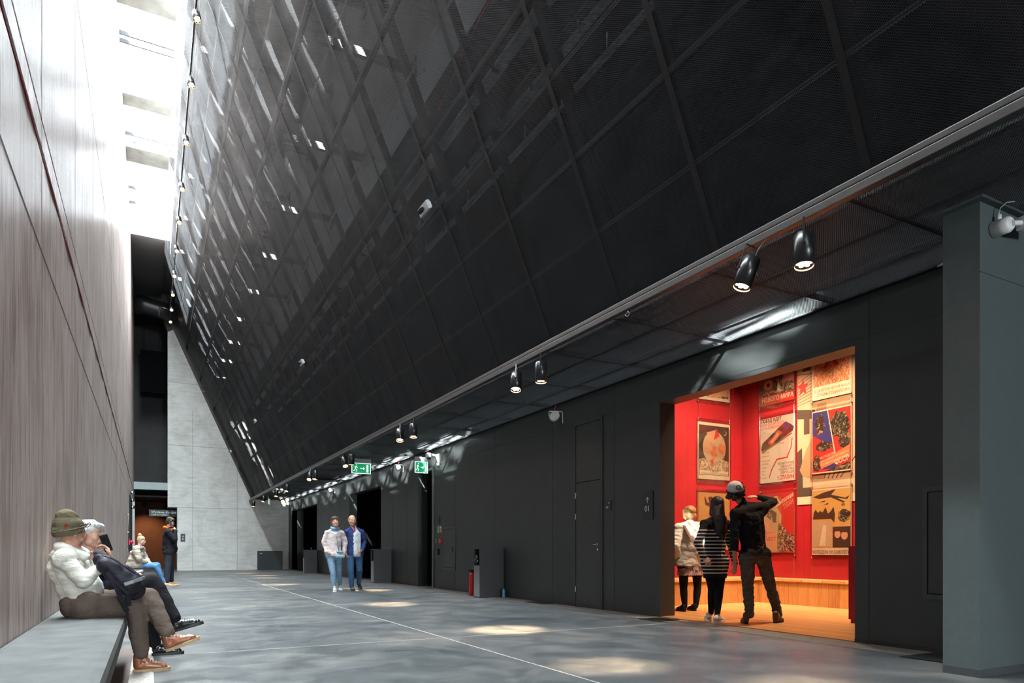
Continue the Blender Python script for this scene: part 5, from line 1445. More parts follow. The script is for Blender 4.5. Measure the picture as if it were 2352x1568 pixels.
def person(key, label, rz, skin, hf, hu, hs=1.0, male=True, voxel=0.009, palmR=(0, 0, -1), palmL=(0, 0, -1), tR=1, tL=-1, curlR=(25, 35, 25), curlL=(25, 35, 25), hand_s=0.95, r=0.108, brow=None):
    J = {k: Vector(v) for k, v in PJ[key].items()}
    base = Vector((J['pel'].x, J['pel'].y, 0))
    root = empty('person', base, rz)
    tag(root, label, 'person')
    bpy.context.view_layer.update()
    H = headframe(J['head'], hf, hu)
    pr = head_prims(H, hs, male)
    nb = H @ (Vector((0, -0.022, -0.07)) * hs)
    pr += [cap(nb, J['neck'] - V(0, 0, 0.02), 0.050 * hs, 0.056), cap(J['neck'], J['chest'], 0.05, 0.09)]
    pr += torso_prims(J, r * 0.86, r * 0.82, 0.045)
    for s in 'LR':
        pr += arm_prims(J, s, 0.040, 0.034, 0.025) + leg_prims(J, s, 0.070, 0.048, 0.033)
    pr += hand_prims(J['wR'], J['fR'], palmR, tR, curlR, hand_s) + hand_prims(J['wL'], J['fL'], palmL, tL, curlL, hand_s)
    solid(pr, 'body', skin, root, voxel, 2)
    face_parts(root, H, hs, brow or LIPM)
    return root, J, H

def Hp(H, s=1.0):
    e = lambda c, r: ell(H @ (Vector(c) * s), Vector(r) * s, H.to_3x3())
    k = lambda a, b, ra, rb=None: cap(H @ (Vector(a) * s), H @ (Vector(b) * s), ra * s, (ra if rb is None else rb) * s)
    return e, k
SK1 = skin_mat('fair skin', (0.62, 0.38, 0.28)); SK2 = skin_mat('ruddy skin', (0.55, 0.30, 0.21)); SK3 = skin_mat('pale skin', (0.70, 0.46, 0.36))
RUB = plain('dark rubber', (0.02, 0.02, 0.02), 0.6); CREPE = plain('tan crepe sole', (0.42, 0.30, 0.17), 0.7); LACE = plain('cream lace', (0.65, 0.58, 0.45), 0.8)
UPZ = (0, 0, 1)
# ---- man in olive beanie, cream hoodie
root, J, H = person('hat', 'seated person in an olive beanie, cream hoodie and brown trousers, tan leather boots', R(-90), SK2, (0.80, 0.58, -0.12), (0.05, 0, 1), 1.0, True, 0.007,
                    palmR=(0.3, 0.4, -0.8), palmL=(0.2, -0.9, 0), tR=1, tL=-1, curlR=(35, 45, 35), curlL=(25, 40, 30), brow=hair_mat('grey brown hair', (0.12, 0.09, 0.07), (0.25, 0.2, 0.16)))
HOOD = cloth('cream fleece', (0.62, 0.60, 0.53), 0.55, 0.95, 0.06)
tp = torso_prims(J, 0.125, 0.12, 0.072)
tp += [cap(J['pel'] + V(-0.02, 0, 0.05), J['chest'] + V(-0.02, 0, 0), 0.135, 0.13), ell(lerp(J['pel'], J['chest'], 0.45) + V(0.05, 0, 0), (0.12, 0.16, 0.13))]
for s in 'LR': tp += arm_prims(J, s, 0.066, 0.056, 0.042)
pd = (J['chest'] - J['pel']).normalized()
o = solid(tp, 'hoodie', HOOD, root, 0.009, 4, 0, (0.008, 9, (0.6, 0.6, 2.6)), [(J['pel'] + V(0, 0, 0.055), Vector((0.25, 0, -1)).normalized())])
e, k = Hp(H)
nk = J['neck']
solid([cap(nk + V(-0.08, -0.08, 0.02), nk + V(-0.10, 0.06, 0.02), 0.045), cap(nk + V(-0.11, -0.06, -0.04), nk + V(-0.13, 0.04, -0.06), 0.045), cap(nk + V(-0.06, -0.10, 0.01), nk + V(0.07, -0.08, -0.05), 0.040, 0.034), cap(nk + V(-0.07, 0.07, 0), nk + V(0.03, 0.085, -0.02), 0.038)], 'hood', HOOD, root, 0.008, 4, 0, (0.008, 14, (1, 1, 1)))
TROU = cloth('brown twill', (0.115, 0.085, 0.070), 0.7, 0.9, 0.12)
lp = [cap(J['hL'], J['hR'], 0.125), ell(J['pel'] + V(-0.04, 0, 0.0), (0.13, 0.17, 0.115))]
for s in 'LR': lp += leg_prims(J, s, 0.105, 0.076, 0.058, 0.97)
solid(lp, 'trousers', TROU, root, 0.009, 4, 0, (0.010, 11, (1, 1, 1)))
BOOT = plain('tan brown leather', (0.27, 0.085, 0.035), 0.3, 0, 0.5, 0.25, 8)
shoe(root, (J['hlR'].x, J['hlR'].y, 0.0), (J['tR'].x, J['tR'].y, 0.0), UPZ, BOOT, CREPE, 0.265, LACE, 'boot', 0.06)
d = (J['tL'] - J['hlL']).normalized()
shoe(root, J['hlL'] + V(-0.02, 0, -0.03), J['hlL'] + V(-0.02, 0, -0.03) + d, J['aL'] - J['hlL'] + V(-0.12, 0, 0.12), BOOT, CREPE, 0.265, LACE, 'boot', 0.05)
BEAN = cloth('olive knit', (0.125, 0.105, 0.065), 0.5, 0.95, 0.1, 40)
o = solid([e((0, -0.020, 0.010), (0.102, 0.118, 0.085)), e((0, -0.030, 0.065), (0.096, 0.108, 0.082)), e((0, -0.045, 0.125), (0.072, 0.080, 0.058)), k((0, -0.04, 0.13), (0.0, -0.055, 0.160), 0.042, 0.026)], 'beanie', BEAN, root, 0.006, 4, 0, (0.005, 26, (1, 1, 1)), [(H @ V(0, 0, 0.004), (H.to_3x3() @ V(0, 0.42, -1)).normalized())])
bm = bmesh.new()
pts = [H @ V(0.101 * cos(a_), -0.020 + 0.116 * sin(a_), 0.040 + 0.048 * sin(a_)) for a_ in [2 * pi * i / 32 for i in range(33)]]
tube(bm, pts, 0.0055, 8); raw(bm, 'rolled_rim', BEAN, root).parent = o
bm = bmesh.new(); box(bm, 0.066, 0.078, -0.098, -0.080, 0.045, 0.068, 0, 0, H); raw(bm, 'red_tab', REDP, root, False).parent = o
# glasses pushed up on the beanie
bm = bmesh.new()
for sx in (1, -1):
    c_ = Vector((0.034 * sx, 0.098, 0.085)); tube(bm, [H @ (c_ + V(0.026 * cos(a_), 0.010 * sin(a_), 0.019 * sin(a_))) for a_ in [2 * pi * i / 18 for i in range(19)]], 0.003, 6)
    tube(bm, [H @ V(0.060 * sx, 0.095, 0.09), H @ V(0.103 * sx, 0.03, 0.080), H @ V(0.108 * sx, -0.03, 0.06)], 0.003, 6)
tube(bm, [H @ V(-0.010, 0.102, 0.088), H @ V(0.010, 0.102, 0.088)], 0.003, 6)
me = bpy.data.meshes.new('glasses'); bm.to_mesh(me); bm.free()
tag(link('glasses', me, plain('dark plum plastic', (0.05, 0.015, 0.03), 0.3)), 'dark rimmed glasses pushed up on the olive beanie', 'glasses')
# ---- backpack on his lap
c0 = Vector((-0.20, 5.96, 0.76))
bp = empty('backpack', (c0.x, c0.y, 0.52)); tag(bp, 'black backpack held on the lap of the person in the beanie', 'backpack')
bpy.context.view_layer.update()
NAV = cloth('black nylon', (0.016, 0.015, 0.022), 0.5, 0.5, 0.2)
solid([cap(c0 + V(-0.10, -0.05, 0.09), c0 + V(0.06, -0.06, -0.06), 0.060, 0.085), cap(c0 + V(-0.10, 0.10, 0.10), c0 + V(0.07, 0.10, -0.05), 0.060, 0.085), cap(c0 + V(0.0, 0.02, 0.01), c0 + V(0.09, 0.02, -0.10), 0.09, 0.085), cap(c0 + V(-0.13, 0.02, 0.12), c0 + V(0, 0.02, 0.02), 0.05, 0.08)], 'bag_body', NAV, bp, 0.009, 4, 0, (0.010, 12, (1, 1, 1)))
bm = bmesh.new()
pt = [c0 + V(0.03, -0.145, -0.055), c0 + V(0.09, -0.140, -0.035), c0 + V(0.145, -0.10, -0.015), c0 + V(0.165, -0.02, -0.01)]
for i in range(len(pt) - 1): bar(bm, pt[i], pt[i + 1], 0.006, 0.024)
raw(bm, 'reflective_strip', plain('silver strip', (0.22, 0.23, 0.24), 0.5), bp, False)
bm = bmesh.new()
for q in ([(-0.08, -0.12, 0.04), (-0.02, -0.13, -0.08), (0.02, -0.12, -0.19), (0.05, -0.10, -0.26)], [(-0.03, -0.12, -0.02), (0.05, -0.13, -0.12), (0.06, -0.11, -0.22)]):
    for i in range(len(q) - 1): bar(bm, c0 + Vector(q[i]), c0 + Vector(q[i + 1]), 0.035, 0.008, 0, (0.5, -1, 0.3))
raw(bm, 'strap', NAV, bp, False)
bm = bmesh.new(); tube(bm, [c0 + V(0.05, -0.10, -0.26), c0 + V(0.055, -0.10, -0.34)], 0.006, 6); tube(bm, [c0 + V(-0.12, -0.06, 0.16), c0 + V(-0.05, -0.1, 0.14), c0 + V(0.10, -0.11, 0.02)], 0.004, 6); raw(bm, 'zip', NAV, bp)

# ---- white-haired man
root, J, H = person('white', 'seated white-haired person in a navy jacket, legs crossed in black trousers', R(-90), SK1, (0.90, -0.42, -0.14), (0.08, 0, 1), 1.02, True, 0.007,
                    palmR=(-0.9, -0.1, 0.3), palmL=(0.1, 0, -1), tR=1, tL=-1, curlR=(30, 40, 30), curlL=(35, 45, 30), brow=hair_mat('grey eyebrow', (0.3, 0.26, 0.22), (0.5, 0.45, 0.4)))
NJ = cloth('navy jacket cloth', (0.018, 0.024, 0.050), 0.5)
tp = torso_prims(J, 0.12, 0.118, 0.068)
for s in 'L': tp += arm_prims(J, s, 0.066, 0.056, 0.045)
tp += [cap(J['sR'], lerp(J['sR'], J['eR'], 0.95), 0.066, 0.056)]
solid(tp, 'jacket', NJ, root, 0.009, 5, 0, (0.010, 9, (1, 1, 2)), [(J['pel'] + V(0, 0, 0.01), V(0, 0, -1))])
t = NT('flowered cuff'); vv = t.n('ShaderNodeTexVoronoi'); vv.inputs['Scale'].default_value = 70; t.l(t.coord(), vv.inputs['Vector']); t.base(t.ramp(vv.outputs['Distance'], [(0.35, (0.50, 0.46, 0.44)), (0.5, (0.04, 0.03, 0.05))])); t.set(0.8)
solid([cap(lerp(J['eR'], J['wR'], -0.1), lerp(J['eR'], J['wR'], 0.82), 0.052, 0.042)], 'shirt_sleeve', t.m, root, 0.007, 3, 0, (0.006, 20, (1, 1, 1)))
solid([cap(J['neck'] + V(0.02, -0.05, 0.0), J['neck'] + V(0.05, -0.01, -0.03), 0.022), cap(J['neck'] + V(-0.04, -0.055, 0.012), J['neck'] + V(0.03, -0.055, 0.0), 0.022), cap(J['neck'] + V(-0.05, 0.05, 0.012), J['neck'] + V(0.04, 0.05, -0.01), 0.022)], 'collar', t.m, root, 0.007, 3)
BT = cloth('black trouser cloth', (0.012, 0.012, 0.014), 0.6)
lp = [cap(J['hL'], J['hR'], 0.12)]
for s in 'LR': lp += leg_prims(J, s, 0.100, 0.074, 0.055, 0.98)
solid(lp, 'trousers', BT, root, 0.010, 4, 0, (0.010, 9, (1, 1, 1)))
BS = plain('polished black leather', (0.012, 0.012, 0.013), 0.18)
shoe(root, (J['hlR'].x, J['hlR'].y, 0), (J['tR'].x, J['tR'].y, 0), UPZ, BS, RUB, 0.27, BS, 'shoe', 0.0)
d = (J['tL'] - J['hlL']).normalized()
shoe(root, J['hlL'] + V(-0.01, 0, -0.03), J['hlL'] + V(-0.01, 0, -0.03) + d, V(0.12, 0, 1), BS, RUB, 0.27, BS, 'shoe', 0.0)
WH = hair_mat('white hair', (0.52, 0.52, 0.52), (0.80, 0.80, 0.80))
e, k = Hp(H, 1.02)
solid([e((0, -0.022, 0.062), (0.082, 0.094, 0.070)), e((0, -0.055, 0.02), (0.079, 0.062, 0.085)), k((-0.045, 0.055, 0.085), (0.04, 0.062, 0.092), 0.026, 0.024), k((0.06, -0.03, 0.0), (0.058, 0.018, 0.045), 0.026, 0.026), k((-0.06, -0.03, 0.0), (-0.058, 0.018, 0.045), 0.026, 0.026), k((-0.03, -0.06, -0.05), (0.03, -0.06, -0.05), 0.034)], 'hair', WH, root, 0.006, 3, 0, (0.007, 26, (1, 1, 0.6)))
# phone in his right hand
ph = J['fR'] + V(-0.012, 0.02, 0.058)
t = empty('smartphone', ph); tag(t, 'black smartphone held up to the mouth of the white-haired person', 'phone')
bm = bmesh.new(); Mp = Matrix.Rotation(R(-18), 4, 'Y') @ Matrix.Rotation(R(35), 4, 'Z'); box(bm, -0.036, 0.036, -0.006, 0.006, -0.074, 0.074, 0, 0.006, Mp); finish(bm, 'case', plain('black phone case', (0.01, 0.01, 0.011), 0.35), t)
bm = bmesh.new(); Mp2 = Matrix.Rotation(R(-18), 4, 'Y') @ Matrix.Rotation(R(35), 4, 'Z'); box(bm, -0.03, -0.005, -0.012, -0.008, 0.045, 0.07, 0, 0.002, Mp2); finish(bm, 'camera_bump', BLACK, t)
bm = bmesh.new(); box(bm, -0.03, 0.03, -0.02, 0.02, -0.006, 0.006, 0, 0.003); o = finish(bm, 'mobile_phone', plain('pale green plastic', (0.35, 0.38, 0.30), 0.4)); o.location = J['fL'] + V(-0.02, -0.03, 0.03); o.rotation_euler = (0.2, -0.3, 0.3)
tag(o, 'small pale device held on the knee of the white-haired person', 'phone')

# ---- blonde woman on the further bench
root, J, H = person('blonde', 'seated blonde person with a bun in a beige jacket and blue jeans, hands in lap', R(-90), SK3, (0.92, -0.35, -0.18), (0.1, 0, 1), 1.0, False, 0.010, palmR=(0, 0.5, -1), palmL=(0, -0.5, -1), brow=hair_mat('blonde brow', (0.3, 0.2, 0.12), (0.4, 0.28, 0.16)))
BG = cloth('beige corduroy', (0.40, 0.34, 0.28), 0.7)
tp = torso_prims(J, 0.145, 0.15, 0.075)
for s in 'LR': tp += arm_prims(J, s, 0.085, 0.078, 0.055)
tp += [cap(J['pel'] + V(-0.08, 0, 0.0), J['chest'] + V(-0.02, 0, 0), 0.17, 0.15), cap(J['pel'] + V(0.06, -0.12, 0.06), J['chest'] + V(0.05, -0.05, 0), 0.09, 0.10)]
solid(tp, 'jacket', BG, root, 0.012, 4, 0, (0.022, 7, (1, 1, 1.6)), [(J['pel'] + V(0, 0, -0.075), V(0, 0, -1))])
solid([cap(J['neck'] + V(-0.07, -0.05, 0.0), J['neck'] + V(0.04, -0.07, -0.05), 0.035), cap(J['neck'] + V(-0.07, 0.05, 0.0), J['neck'] + V(0.04, 0.07, -0.05), 0.035)], 'collar', BG, root, 0.010, 3)
solid([ell(J['pel'] + V(0.04, 0, -0.04), (0.20, 0.19, 0.08))], 'shirt', cloth('pale denim shirt', (0.50, 0.56, 0.58), 0.4), root, 0.012, 3, 0, None, [(J['pel'] + V(0, 0, -0.098), V(0, 0, -1))])
JE = cloth('mid blue denim', (0.085, 0.20, 0.40), 0.5, 0.9, 0.25, 12)
lp = [cap(J['hL'], J['hR'], 0.105)]
for s in 'LR': lp += leg_prims(J, s, 0.095, 0.070, 0.045, 0.93)
solid(lp, 'jeans', JE, root, 0.012, 3, 0, (0.008, 12, (1, 1, 1)))
for s in 'RL': shoe(root, (J['hl' + s].x, J['hl' + s].y, 0), (J['t' + s].x, J['hl' + s].y, 0), UPZ, plain('dusky pink leather', (0.50, 0.33, 0.28), 0.5), CREPE, 0.25, None, 'shoe', -0.03)
BH = hair_mat('blonde hair', (0.38, 0.25, 0.12), (0.66, 0.50, 0.30))
e, k = Hp(H)
hr = solid([e((0, -0.02, 0.05), (0.083, 0.10, 0.078)), e((0, -0.055, 0.01), (0.078, 0.062, 0.08)), k((-0.06, 0.0, 0.03), (-0.055, 0.04, 0.06), 0.024), k((0.06, 0.0, 0.03), (0.055, 0.04, 0.06), 0.024)], 'hair', BH, root, 0.008, 3, 0, (0.006, 24, (1, 1, 1)))
solid([e((0, -0.07, 0.145), (0.046, 0.046, 0.042)), k((0, -0.05, 0.10), (0, -0.065, 0.13), 0.03)], 'bun', BH, root, 0.008, 2, 0, (0.012, 30, (1, 1, 1)))

# ---- standing man on the phone
root, J, H = person('phone', 'standing person in a black hoodie with orange hood lining, phone at the ear', R(-90), SK2, (0.94, -0.15, -0.25), (0.15, 0, 1), 1.05, True, 0.010, palmR=(-0.6, 0.8, 0), palmL=(0, -1, 0), curlR=(15, 25, 20), brow=hair_mat('dark brown hair', (0.015, 0.010, 0.007), (0.055, 0.034, 0.022)))
BKH = cloth('black fleece', (0.014, 0.014, 0.018), 0.5)
tp = torso_prims(J, 0.15, 0.155, 0.080)
for s in 'LR': tp += arm_prims(J, s, 0.078, 0.066, 0.048)
tp += [ell(J['pel'] + V(0.02, 0, 0.12), (0.20, 0.22, 0.19))]
solid(tp, 'hoodie', BKH, root, 0.012, 4, 0, (0.014, 7, (1, 1, 2)), [(J['pel'] + V(0, 0, -0.02), V(0, 0, -1))])
solid([cap(J['neck'] + V(-0.10, -0.07, 0.0), J['neck'] + V(-0.11, 0.07, 0.0), 0.045), cap(J['neck'] + V(-0.08, -0.09, 0.0), J['neck'] + V(0.06, -0.08, -0.07), 0.032), cap(J['neck'] + V(-0.08, 0.09, 0.0), J['neck'] + V(0.06, 0.08, -0.07), 0.032)], 'hood', cloth('orange lining', (0.80, 0.16, 0.02), 0.4), root, 0.010, 3, 0, (0.008, 12, (1, 1, 1)))
GT = cloth('dark slate trousers', (0.030, 0.034, 0.045), 0.6)
lp = [cap(J['hL'], J['hR'], 0.13), cap(J['pel'], J['pel'] + V(0, 0, 0.08), 0.14)]
for s in 'LR': lp += leg_prims(J, s, 0.118, 0.092, 0.080, 0.99)
solid(lp, 'trousers', GT, root, 0.012, 3, 0, (0.010, 9, (1, 1, 1)))
for s in 'RL': shoe(root, (J['hl' + s].x, J['hl' + s].y, 0), (J['t' + s].x, J['hl' + s].y - 0.05, 0), UPZ, plain('ochre suede', (0.33, 0.17, 0.05), 0.8), plain('white rubber', (0.6, 0.58, 0.55), 0.6), 0.29, None, 'shoe', 0.0)
DH = _mc['dark brown hair']
e, k = Hp(H, 1.05)
solid([e((0, -0.02, 0.062), (0.088, 0.103, 0.080)), e((0, -0.055, 0.01), (0.083, 0.066, 0.095)), k((-0.05, 0.055, 0.088), (0.05, 0.055, 0.088), 0.034), k((0.065, -0.02, 0.0), (0.062, 0.025, 0.045), 0.028), k((-0.065, -0.02, 0.0), (-0.062, 0.025, 0.045), 0.028)], 'hair', DH, root, 0.008, 3, 0, (0.012, 22, (1, 1, 0.7)))
bm = bmesh.new(); box(bm, -0.004, 0.004, -0.022, 0.022, -0.055, 0.055, 0, 0.003); o = finish(bm, 'smartphone', plain('grey phone', (0.02, 0.02, 0.022), 0.4)); o.matrix_world = H @ Matrix.Translation((0.100, 0.035, -0.035)) @ Matrix.Rotation(R(35), 4, 'X')
tag(o, 'silver smartphone at the ear of the standing person in the far passage', 'phone')

# ---- couple walking toward the camera
for _k in ('cw', 'cm'):
    for _s in ('sL', 'sR'): PJ[_k][_s] = tuple(Vector(PJ[_k][_s]) + V(0, 0, -0.035))
HB = hair_mat('short brown hair', (0.05, 0.025, 0.02), (0.14, 0.075, 0.055))
root, J, H = person('cw', 'walking person with brown hair, blue scarf, loose pale pink sweater and light jeans', R(180), SK1, (-0.25, -0.95, 0.22), (-0.12, 0.1, 1), 1.1, False, 0.009, palmR=(0.8, -0.2, 0), palmL=(-0.8, -0.2, 0), tR=-1, tL=1, brow=HB)
PK = cloth('pale pink knit', (0.62, 0.53, 0.52), 0.7)
tp = torso_prims(J, 0.120, 0.125, 0.058)
for s in 'LR': tp += arm_prims(J, s, 0.060, 0.070, 0.046)
tp += [cap(J['pel'] + V(0.03, 0, -0.02), J['pel'] + V(0, 0, 0.18), 0.175, 0.135), cap(J['pel'] + V(0.08, 0, 0.0), J['pel'] + V(-0.08, 0, 0.02), 0.13)]
solid(tp, 'sweater', PK, root, 0.012, 4, 0, (0.02, 6, (1, 1, 1.5)), [(J['pel'] + V(0.1, 0, -0.09), V(-0.25, 0, -1).normalized())])
solid([cap(J['neck'] + V(0.075 * cos(a_), 0.075 * sin(a_), -0.015 + 0.02 * sin(a_)), J['neck'] + V(0.075 * cos(a_ + 0.6), 0.075 * sin(a_ + 0.6), -0.015 + 0.02 * sin(a_ + 0.6)), 0.042) for a_ in [i * 0.524 for i in range(12)]], 'scarf', cloth('sky blue scarf', (0.16, 0.32, 0.52), 0.7, 0.9, 0.35, 14), root, 0.010, 2, 0, (0.012, 14, (1, 1, 1)))
LJ = cloth('light blue denim', (0.19, 0.30, 0.42), 0.5, 0.9, 0.2, 12)
lp = [cap(J['hL'], J['hR'], 0.115)]
for s in 'LR': lp += leg_prims(J, s, 0.098, 0.068, 0.046, 0.98)
solid(lp, 'jeans', LJ, root, 0.012, 3, 0, (0.006, 12, (1, 1, 1)))
TS = plain('pale grey canvas', (0.42, 0.45, 0.46), 0.7)
shoe(root, (J['hlR'].x, J['hlR'].y, 0), (J['tR'].x, J['hlR'].y - 1, 0), UPZ, TS, PRINT, 0.25, LACE, 'shoe', 0.05)
shoe(root, (J['hlL'].x, J['hlL'].y, 0.03), (J['tL'].x, J['hlL'].y - 1, -0.1), UPZ, TS, PRINT, 0.25, LACE, 'shoe', 0.05)
e, k = Hp(H, 1.1)
solid([e((0, -0.02, 0.055), (0.090, 0.104, 0.082)), e((0, -0.055, -0.01), (0.092, 0.066, 0.095)), k((-0.04, 0.065, 0.080), (0.05, 0.06, 0.085), 0.028), k((0.078, -0.015, -0.05), (0.070, 0.025, 0.05), 0.030), k((-0.078, -0.015, -0.05), (-0.070, 0.025, 0.05), 0.030)], 'hair', HB, root, 0.008, 3, 0, (0.012, 20, (1, 1, 0.7)))
t = empty('shoulder_bag', (J['hL'].x, J['hL'].y - 0.16, 0.85)); tag(t, 'small light blue bag hanging at the hip of the person in the blue scarf', 'bag'); bpy.context.view_layer.update()
bc = Vector(t.location)
solid([cap(bc + V(-0.06, 0, 0.09), bc + V(0.06, 0, 0.09), 0.03), cap(bc + V(-0.07, 0, -0.02), bc + V(0.07, 0, -0.02), 0.045)], 'bag_body', cloth('light blue bag cloth', (0.22, 0.38, 0.45), 0.5), t, 0.009, 3)
bm = bmesh.new(); tube(bm, [bc + V(-0.03, -0.01, 0.10), J['chest'] + V(0.02, -0.165, 0.02), J['sR'] + V(0.03, -0.075, 0.05)], 0.008, 6); raw(bm, 'strap', cloth('light blue bag cloth', (0.22, 0.38, 0.45)), t)
root, J, H = person('cm', 'walking person with a bald head and beard, open navy jacket over a pale shirt', R(180), SK2, (0.05, -1, -0.05), (0, 0, 1), 1.12, True, 0.009, palmR=(0.8, 0, 0), palmL=(-0.8, 0, 0), tR=-1, tL=1, brow=hair_mat('ginger hair', (0.20, 0.09, 0.04), (0.38, 0.19, 0.09)))
NV = cloth('bright navy jacket', (0.025, 0.04, 0.13), 0.5)
tp = torso_prims(J, 0.128, 0.12, 0.060)
for s in 'LR': tp += arm_prims(J, s, 0.060, 0.055, 0.044)
tp += [cap(J['pel'], J['chest'], 0.14, 0.135)]
solid(tp, 'jacket', NV, root, 0.011, 4, 0, (0.010, 8, (1, 1, 1.6)), [(J['pel'] + V(0, 0, -0.05), V(0, 0, -1))])
solid([cap(J['pel'] + V(0.02, -0.070, -0.03), J['chest'] + V(0.02, -0.080, 0.02), 0.090, 0.080), cap(J['pel'] + V(0.07, -0.055, -0.04), J['chest'] + V(0.075, -0.060, 0.03), 0.090, 0.080), cap(J['chest'] + V(0.06, -0.065, 0.03), J['neck'] + V(0.035, -0.03, -0.04), 0.078, 0.045)], 'shirt', cloth('pale grey shirt', (0.56, 0.60, 0.63), 0.5), root, 0.011, 4, 0, (0.008, 9, (1, 1, 1.4)), [(J['pel'] + V(0, 0, -0.12), V(0.15, 0, -1).normalized())])
solid([cap(J['neck'] + V(-0.05, -0.04, 0.01), J['neck'] + V(0.0, -0.10, -0.08), 0.018), cap(J['neck'] + V(0.06, -0.04, 0.01), J['neck'] + V(0.02, -0.10, -0.08), 0.018)], 'collar', cloth('pale grey shirt', (0.56, 0.60, 0.63)), root, 0.008, 2)
solid([cap(J['neck'] + V(0.01, -0.08, -0.03), J['neck'] + V(0.01, -0.12, -0.13), 0.03, 0.02)], 'undershirt', cloth('raspberry cotton', (0.45, 0.06, 0.10), 0.3), root, 0.008, 2)
DJ = cloth('dark blue denim', (0.035, 0.085, 0.17), 0.5, 0.9, 0.25, 12)
lp = [cap(J['hL'], J['hR'], 0.118)]
for s in 'LR': lp += leg_prims(J, s, 0.102, 0.074, 0.054, 0.98)
solid(lp, 'jeans', DJ, root, 0.012, 3, 0, (0.006, 12, (1, 1, 1)))
shoe(root, (J['hlR'].x, J['hlR'].y, 0), (J['tR'].x, J['hlR'].y - 1, 0), UPZ, plain('dark brown suede', (0.045, 0.035, 0.025), 0.8), RUB, 0.28, None, 'shoe', 0.02)
shoe(root, (J['hlL'].x, J['hlL'].y, 0.05), (J['tL'].x, J['hlL'].y - 1, -0.15), UPZ, _mc['dark brown suede'], RUB, 0.28, None, 'shoe', 0.02)
e, k = Hp(H, 1.12)
GH = _mc['ginger hair']
solid([e((0, -0.055, 0.0), (0.081, 0.062, 0.075)), k((0.068, -0.03, 0.0), (0.066, 0.0, 0.025), 0.018), k((-0.068, -0.03, 0.0), (-0.066, 0.0, 0.025), 0.018)], 'hair', GH, root, 0.008, 2, 0, (0.006, 22, (1, 1, 1)))
solid([k((-0.045, 0.045, -0.075), (0, 0.078, -0.100), 0.018, 0.024), k((0.045, 0.045, -0.075), (0, 0.078, -0.100), 0.018, 0.024), k((-0.026, 0.088, -0.048), (0.026, 0.088, -0.048), 0.007)], 'beard', GH, root, 0.006, 2, 0, (0.004, 30, (1, 1, 1)))

# ---- three visitors in front of the posters
root, J, H = person('v1', 'person with a blonde bob in a white jacket and patterned skirt, seen from behind', R(0), SK1, (0.1, 1, 0.05), (0, 0, 1), 1.0, False, 0.009, palmR=(-0.8, 0, 0), palmL=(0.8, 0, 0), tR=-1, tL=1)
WJ = cloth('white quilted cotton', (0.60, 0.60, 0.60), 0.7, 0.85, 0.05)
tp = torso_prims(J, 0.155, 0.155, 0.085)
for s in 'LR': tp += arm_prims(J, s, 0.088, 0.090, 0.062)
tp += [cap(J['pel'] + V(-0.08, 0, 0.02), J['chest'], 0.165, 0.16), cap(J['pel'] + V(0.08, 0, 0.02), J['chest'], 0.165, 0.16)]
solid(tp, 'jacket', WJ, root, 0.010, 5, 0, (0.016, 6, (1, 1, 2.4)), [(J['pel'] + V(0, 0, -0.03), V(0, 0, -1))])
sk = speckle('patterned skirt cloth', (0.10, 0.07, 0.12), (0.62, 0.50, 0.50), 26, 0.52)
solid([cap(J['pel'] + V(0.09, 0, 0.02), J['pel'] + V(0.11, 0, -0.20), 0.125, 0.12), cap(J['pel'] + V(-0.09, 0, 0.02), J['pel'] + V(-0.11, 0, -0.20), 0.125, 0.12), cap(J['pel'], J['pel'] + V(0, 0, -0.20), 0.15, 0.155)], 'skirt', sk, root, 0.010, 3, 0, (0.010, 12, (1, 1, 0.4)), [(J['pel'] + V(0, 0, -0.175), V(0, 0, -1))])
LG = cloth('black leggings', (0.010, 0.010, 0.012), 0.4)
lp = [cap(J['hL'], J['hR'], 0.11)]
for s in 'LR': lp += leg_prims(J, s, 0.088, 0.060, 0.040, 1.0)
solid(lp, 'leggings', LG, root, 0.010, 3)
for s in 'RL': shoe(root, (J['hl' + s].x, J['hl' + s].y, 0.012), (J['t' + s].x, J['hl' + s].y + 1, 0.012), UPZ, BLACK, RUB, 0.25, None, 'shoe', 0.02)
e, k = Hp(H)
GB = hair_mat('golden bob hair', (0.20, 0.09, 0.035), (0.46, 0.26, 0.12))
solid([e((0, -0.02, 0.045), (0.094, 0.108, 0.088)), e((0, -0.050, -0.03), (0.096, 0.075, 0.095)), k((0.075, -0.01, -0.08), (0.072, 0.03, 0.04), 0.032), k((-0.075, -0.01, -0.08), (-0.072, 0.03, 0.04), 0.032)], 'hair', GB, root, 0.007, 3, 0, (0.008, 20, (1, 1, 0.5)))
t = empty('shoulder_bag', (J['pel'].x + 0.2, J['pel'].y + 0.12, 0.75)); tag(t, 'bag with a brown strap across the back of the person in the white jacket', 'bag'); bpy.context.view_layer.update()
bc = Vector(t.location)
solid([cap(bc + V(-0.02, -0.08, 0.0), bc + V(0.02, 0.08, 0.0), 0.06), cap(bc + V(0, -0.08, 0.12), bc + V(0, 0.08, 0.12), 0.04)], 'bag_body', plain('brown bag leather', (0.12, 0.06, 0.04), 0.5), t, 0.010, 3)
bm = bmesh.new()
q = [J['sL'] + V(0.04, 0.04, 0.09), J['sL'] + V(0.03, -0.085, 0.055), lerp(J['sL'], J['pel'], 0.4) + V(0.03, -0.185, 0.0), lerp(J['sL'], J['pel'], 0.75) + V(0.12, -0.20, 0.02), J['pel'] + V(0.22, -0.10, 0.06), bc + V(0, 0, 0.1)]
for i in range(len(q) - 1): bar(bm, q[i], q[i + 1], 0.05, 0.006, 0, (0.1, -1, 0.3) if i else (0, 0, 1))
raw(bm, 'strap', plain('taupe strap', (0.16, 0.10, 0.085), 0.6), t, False)

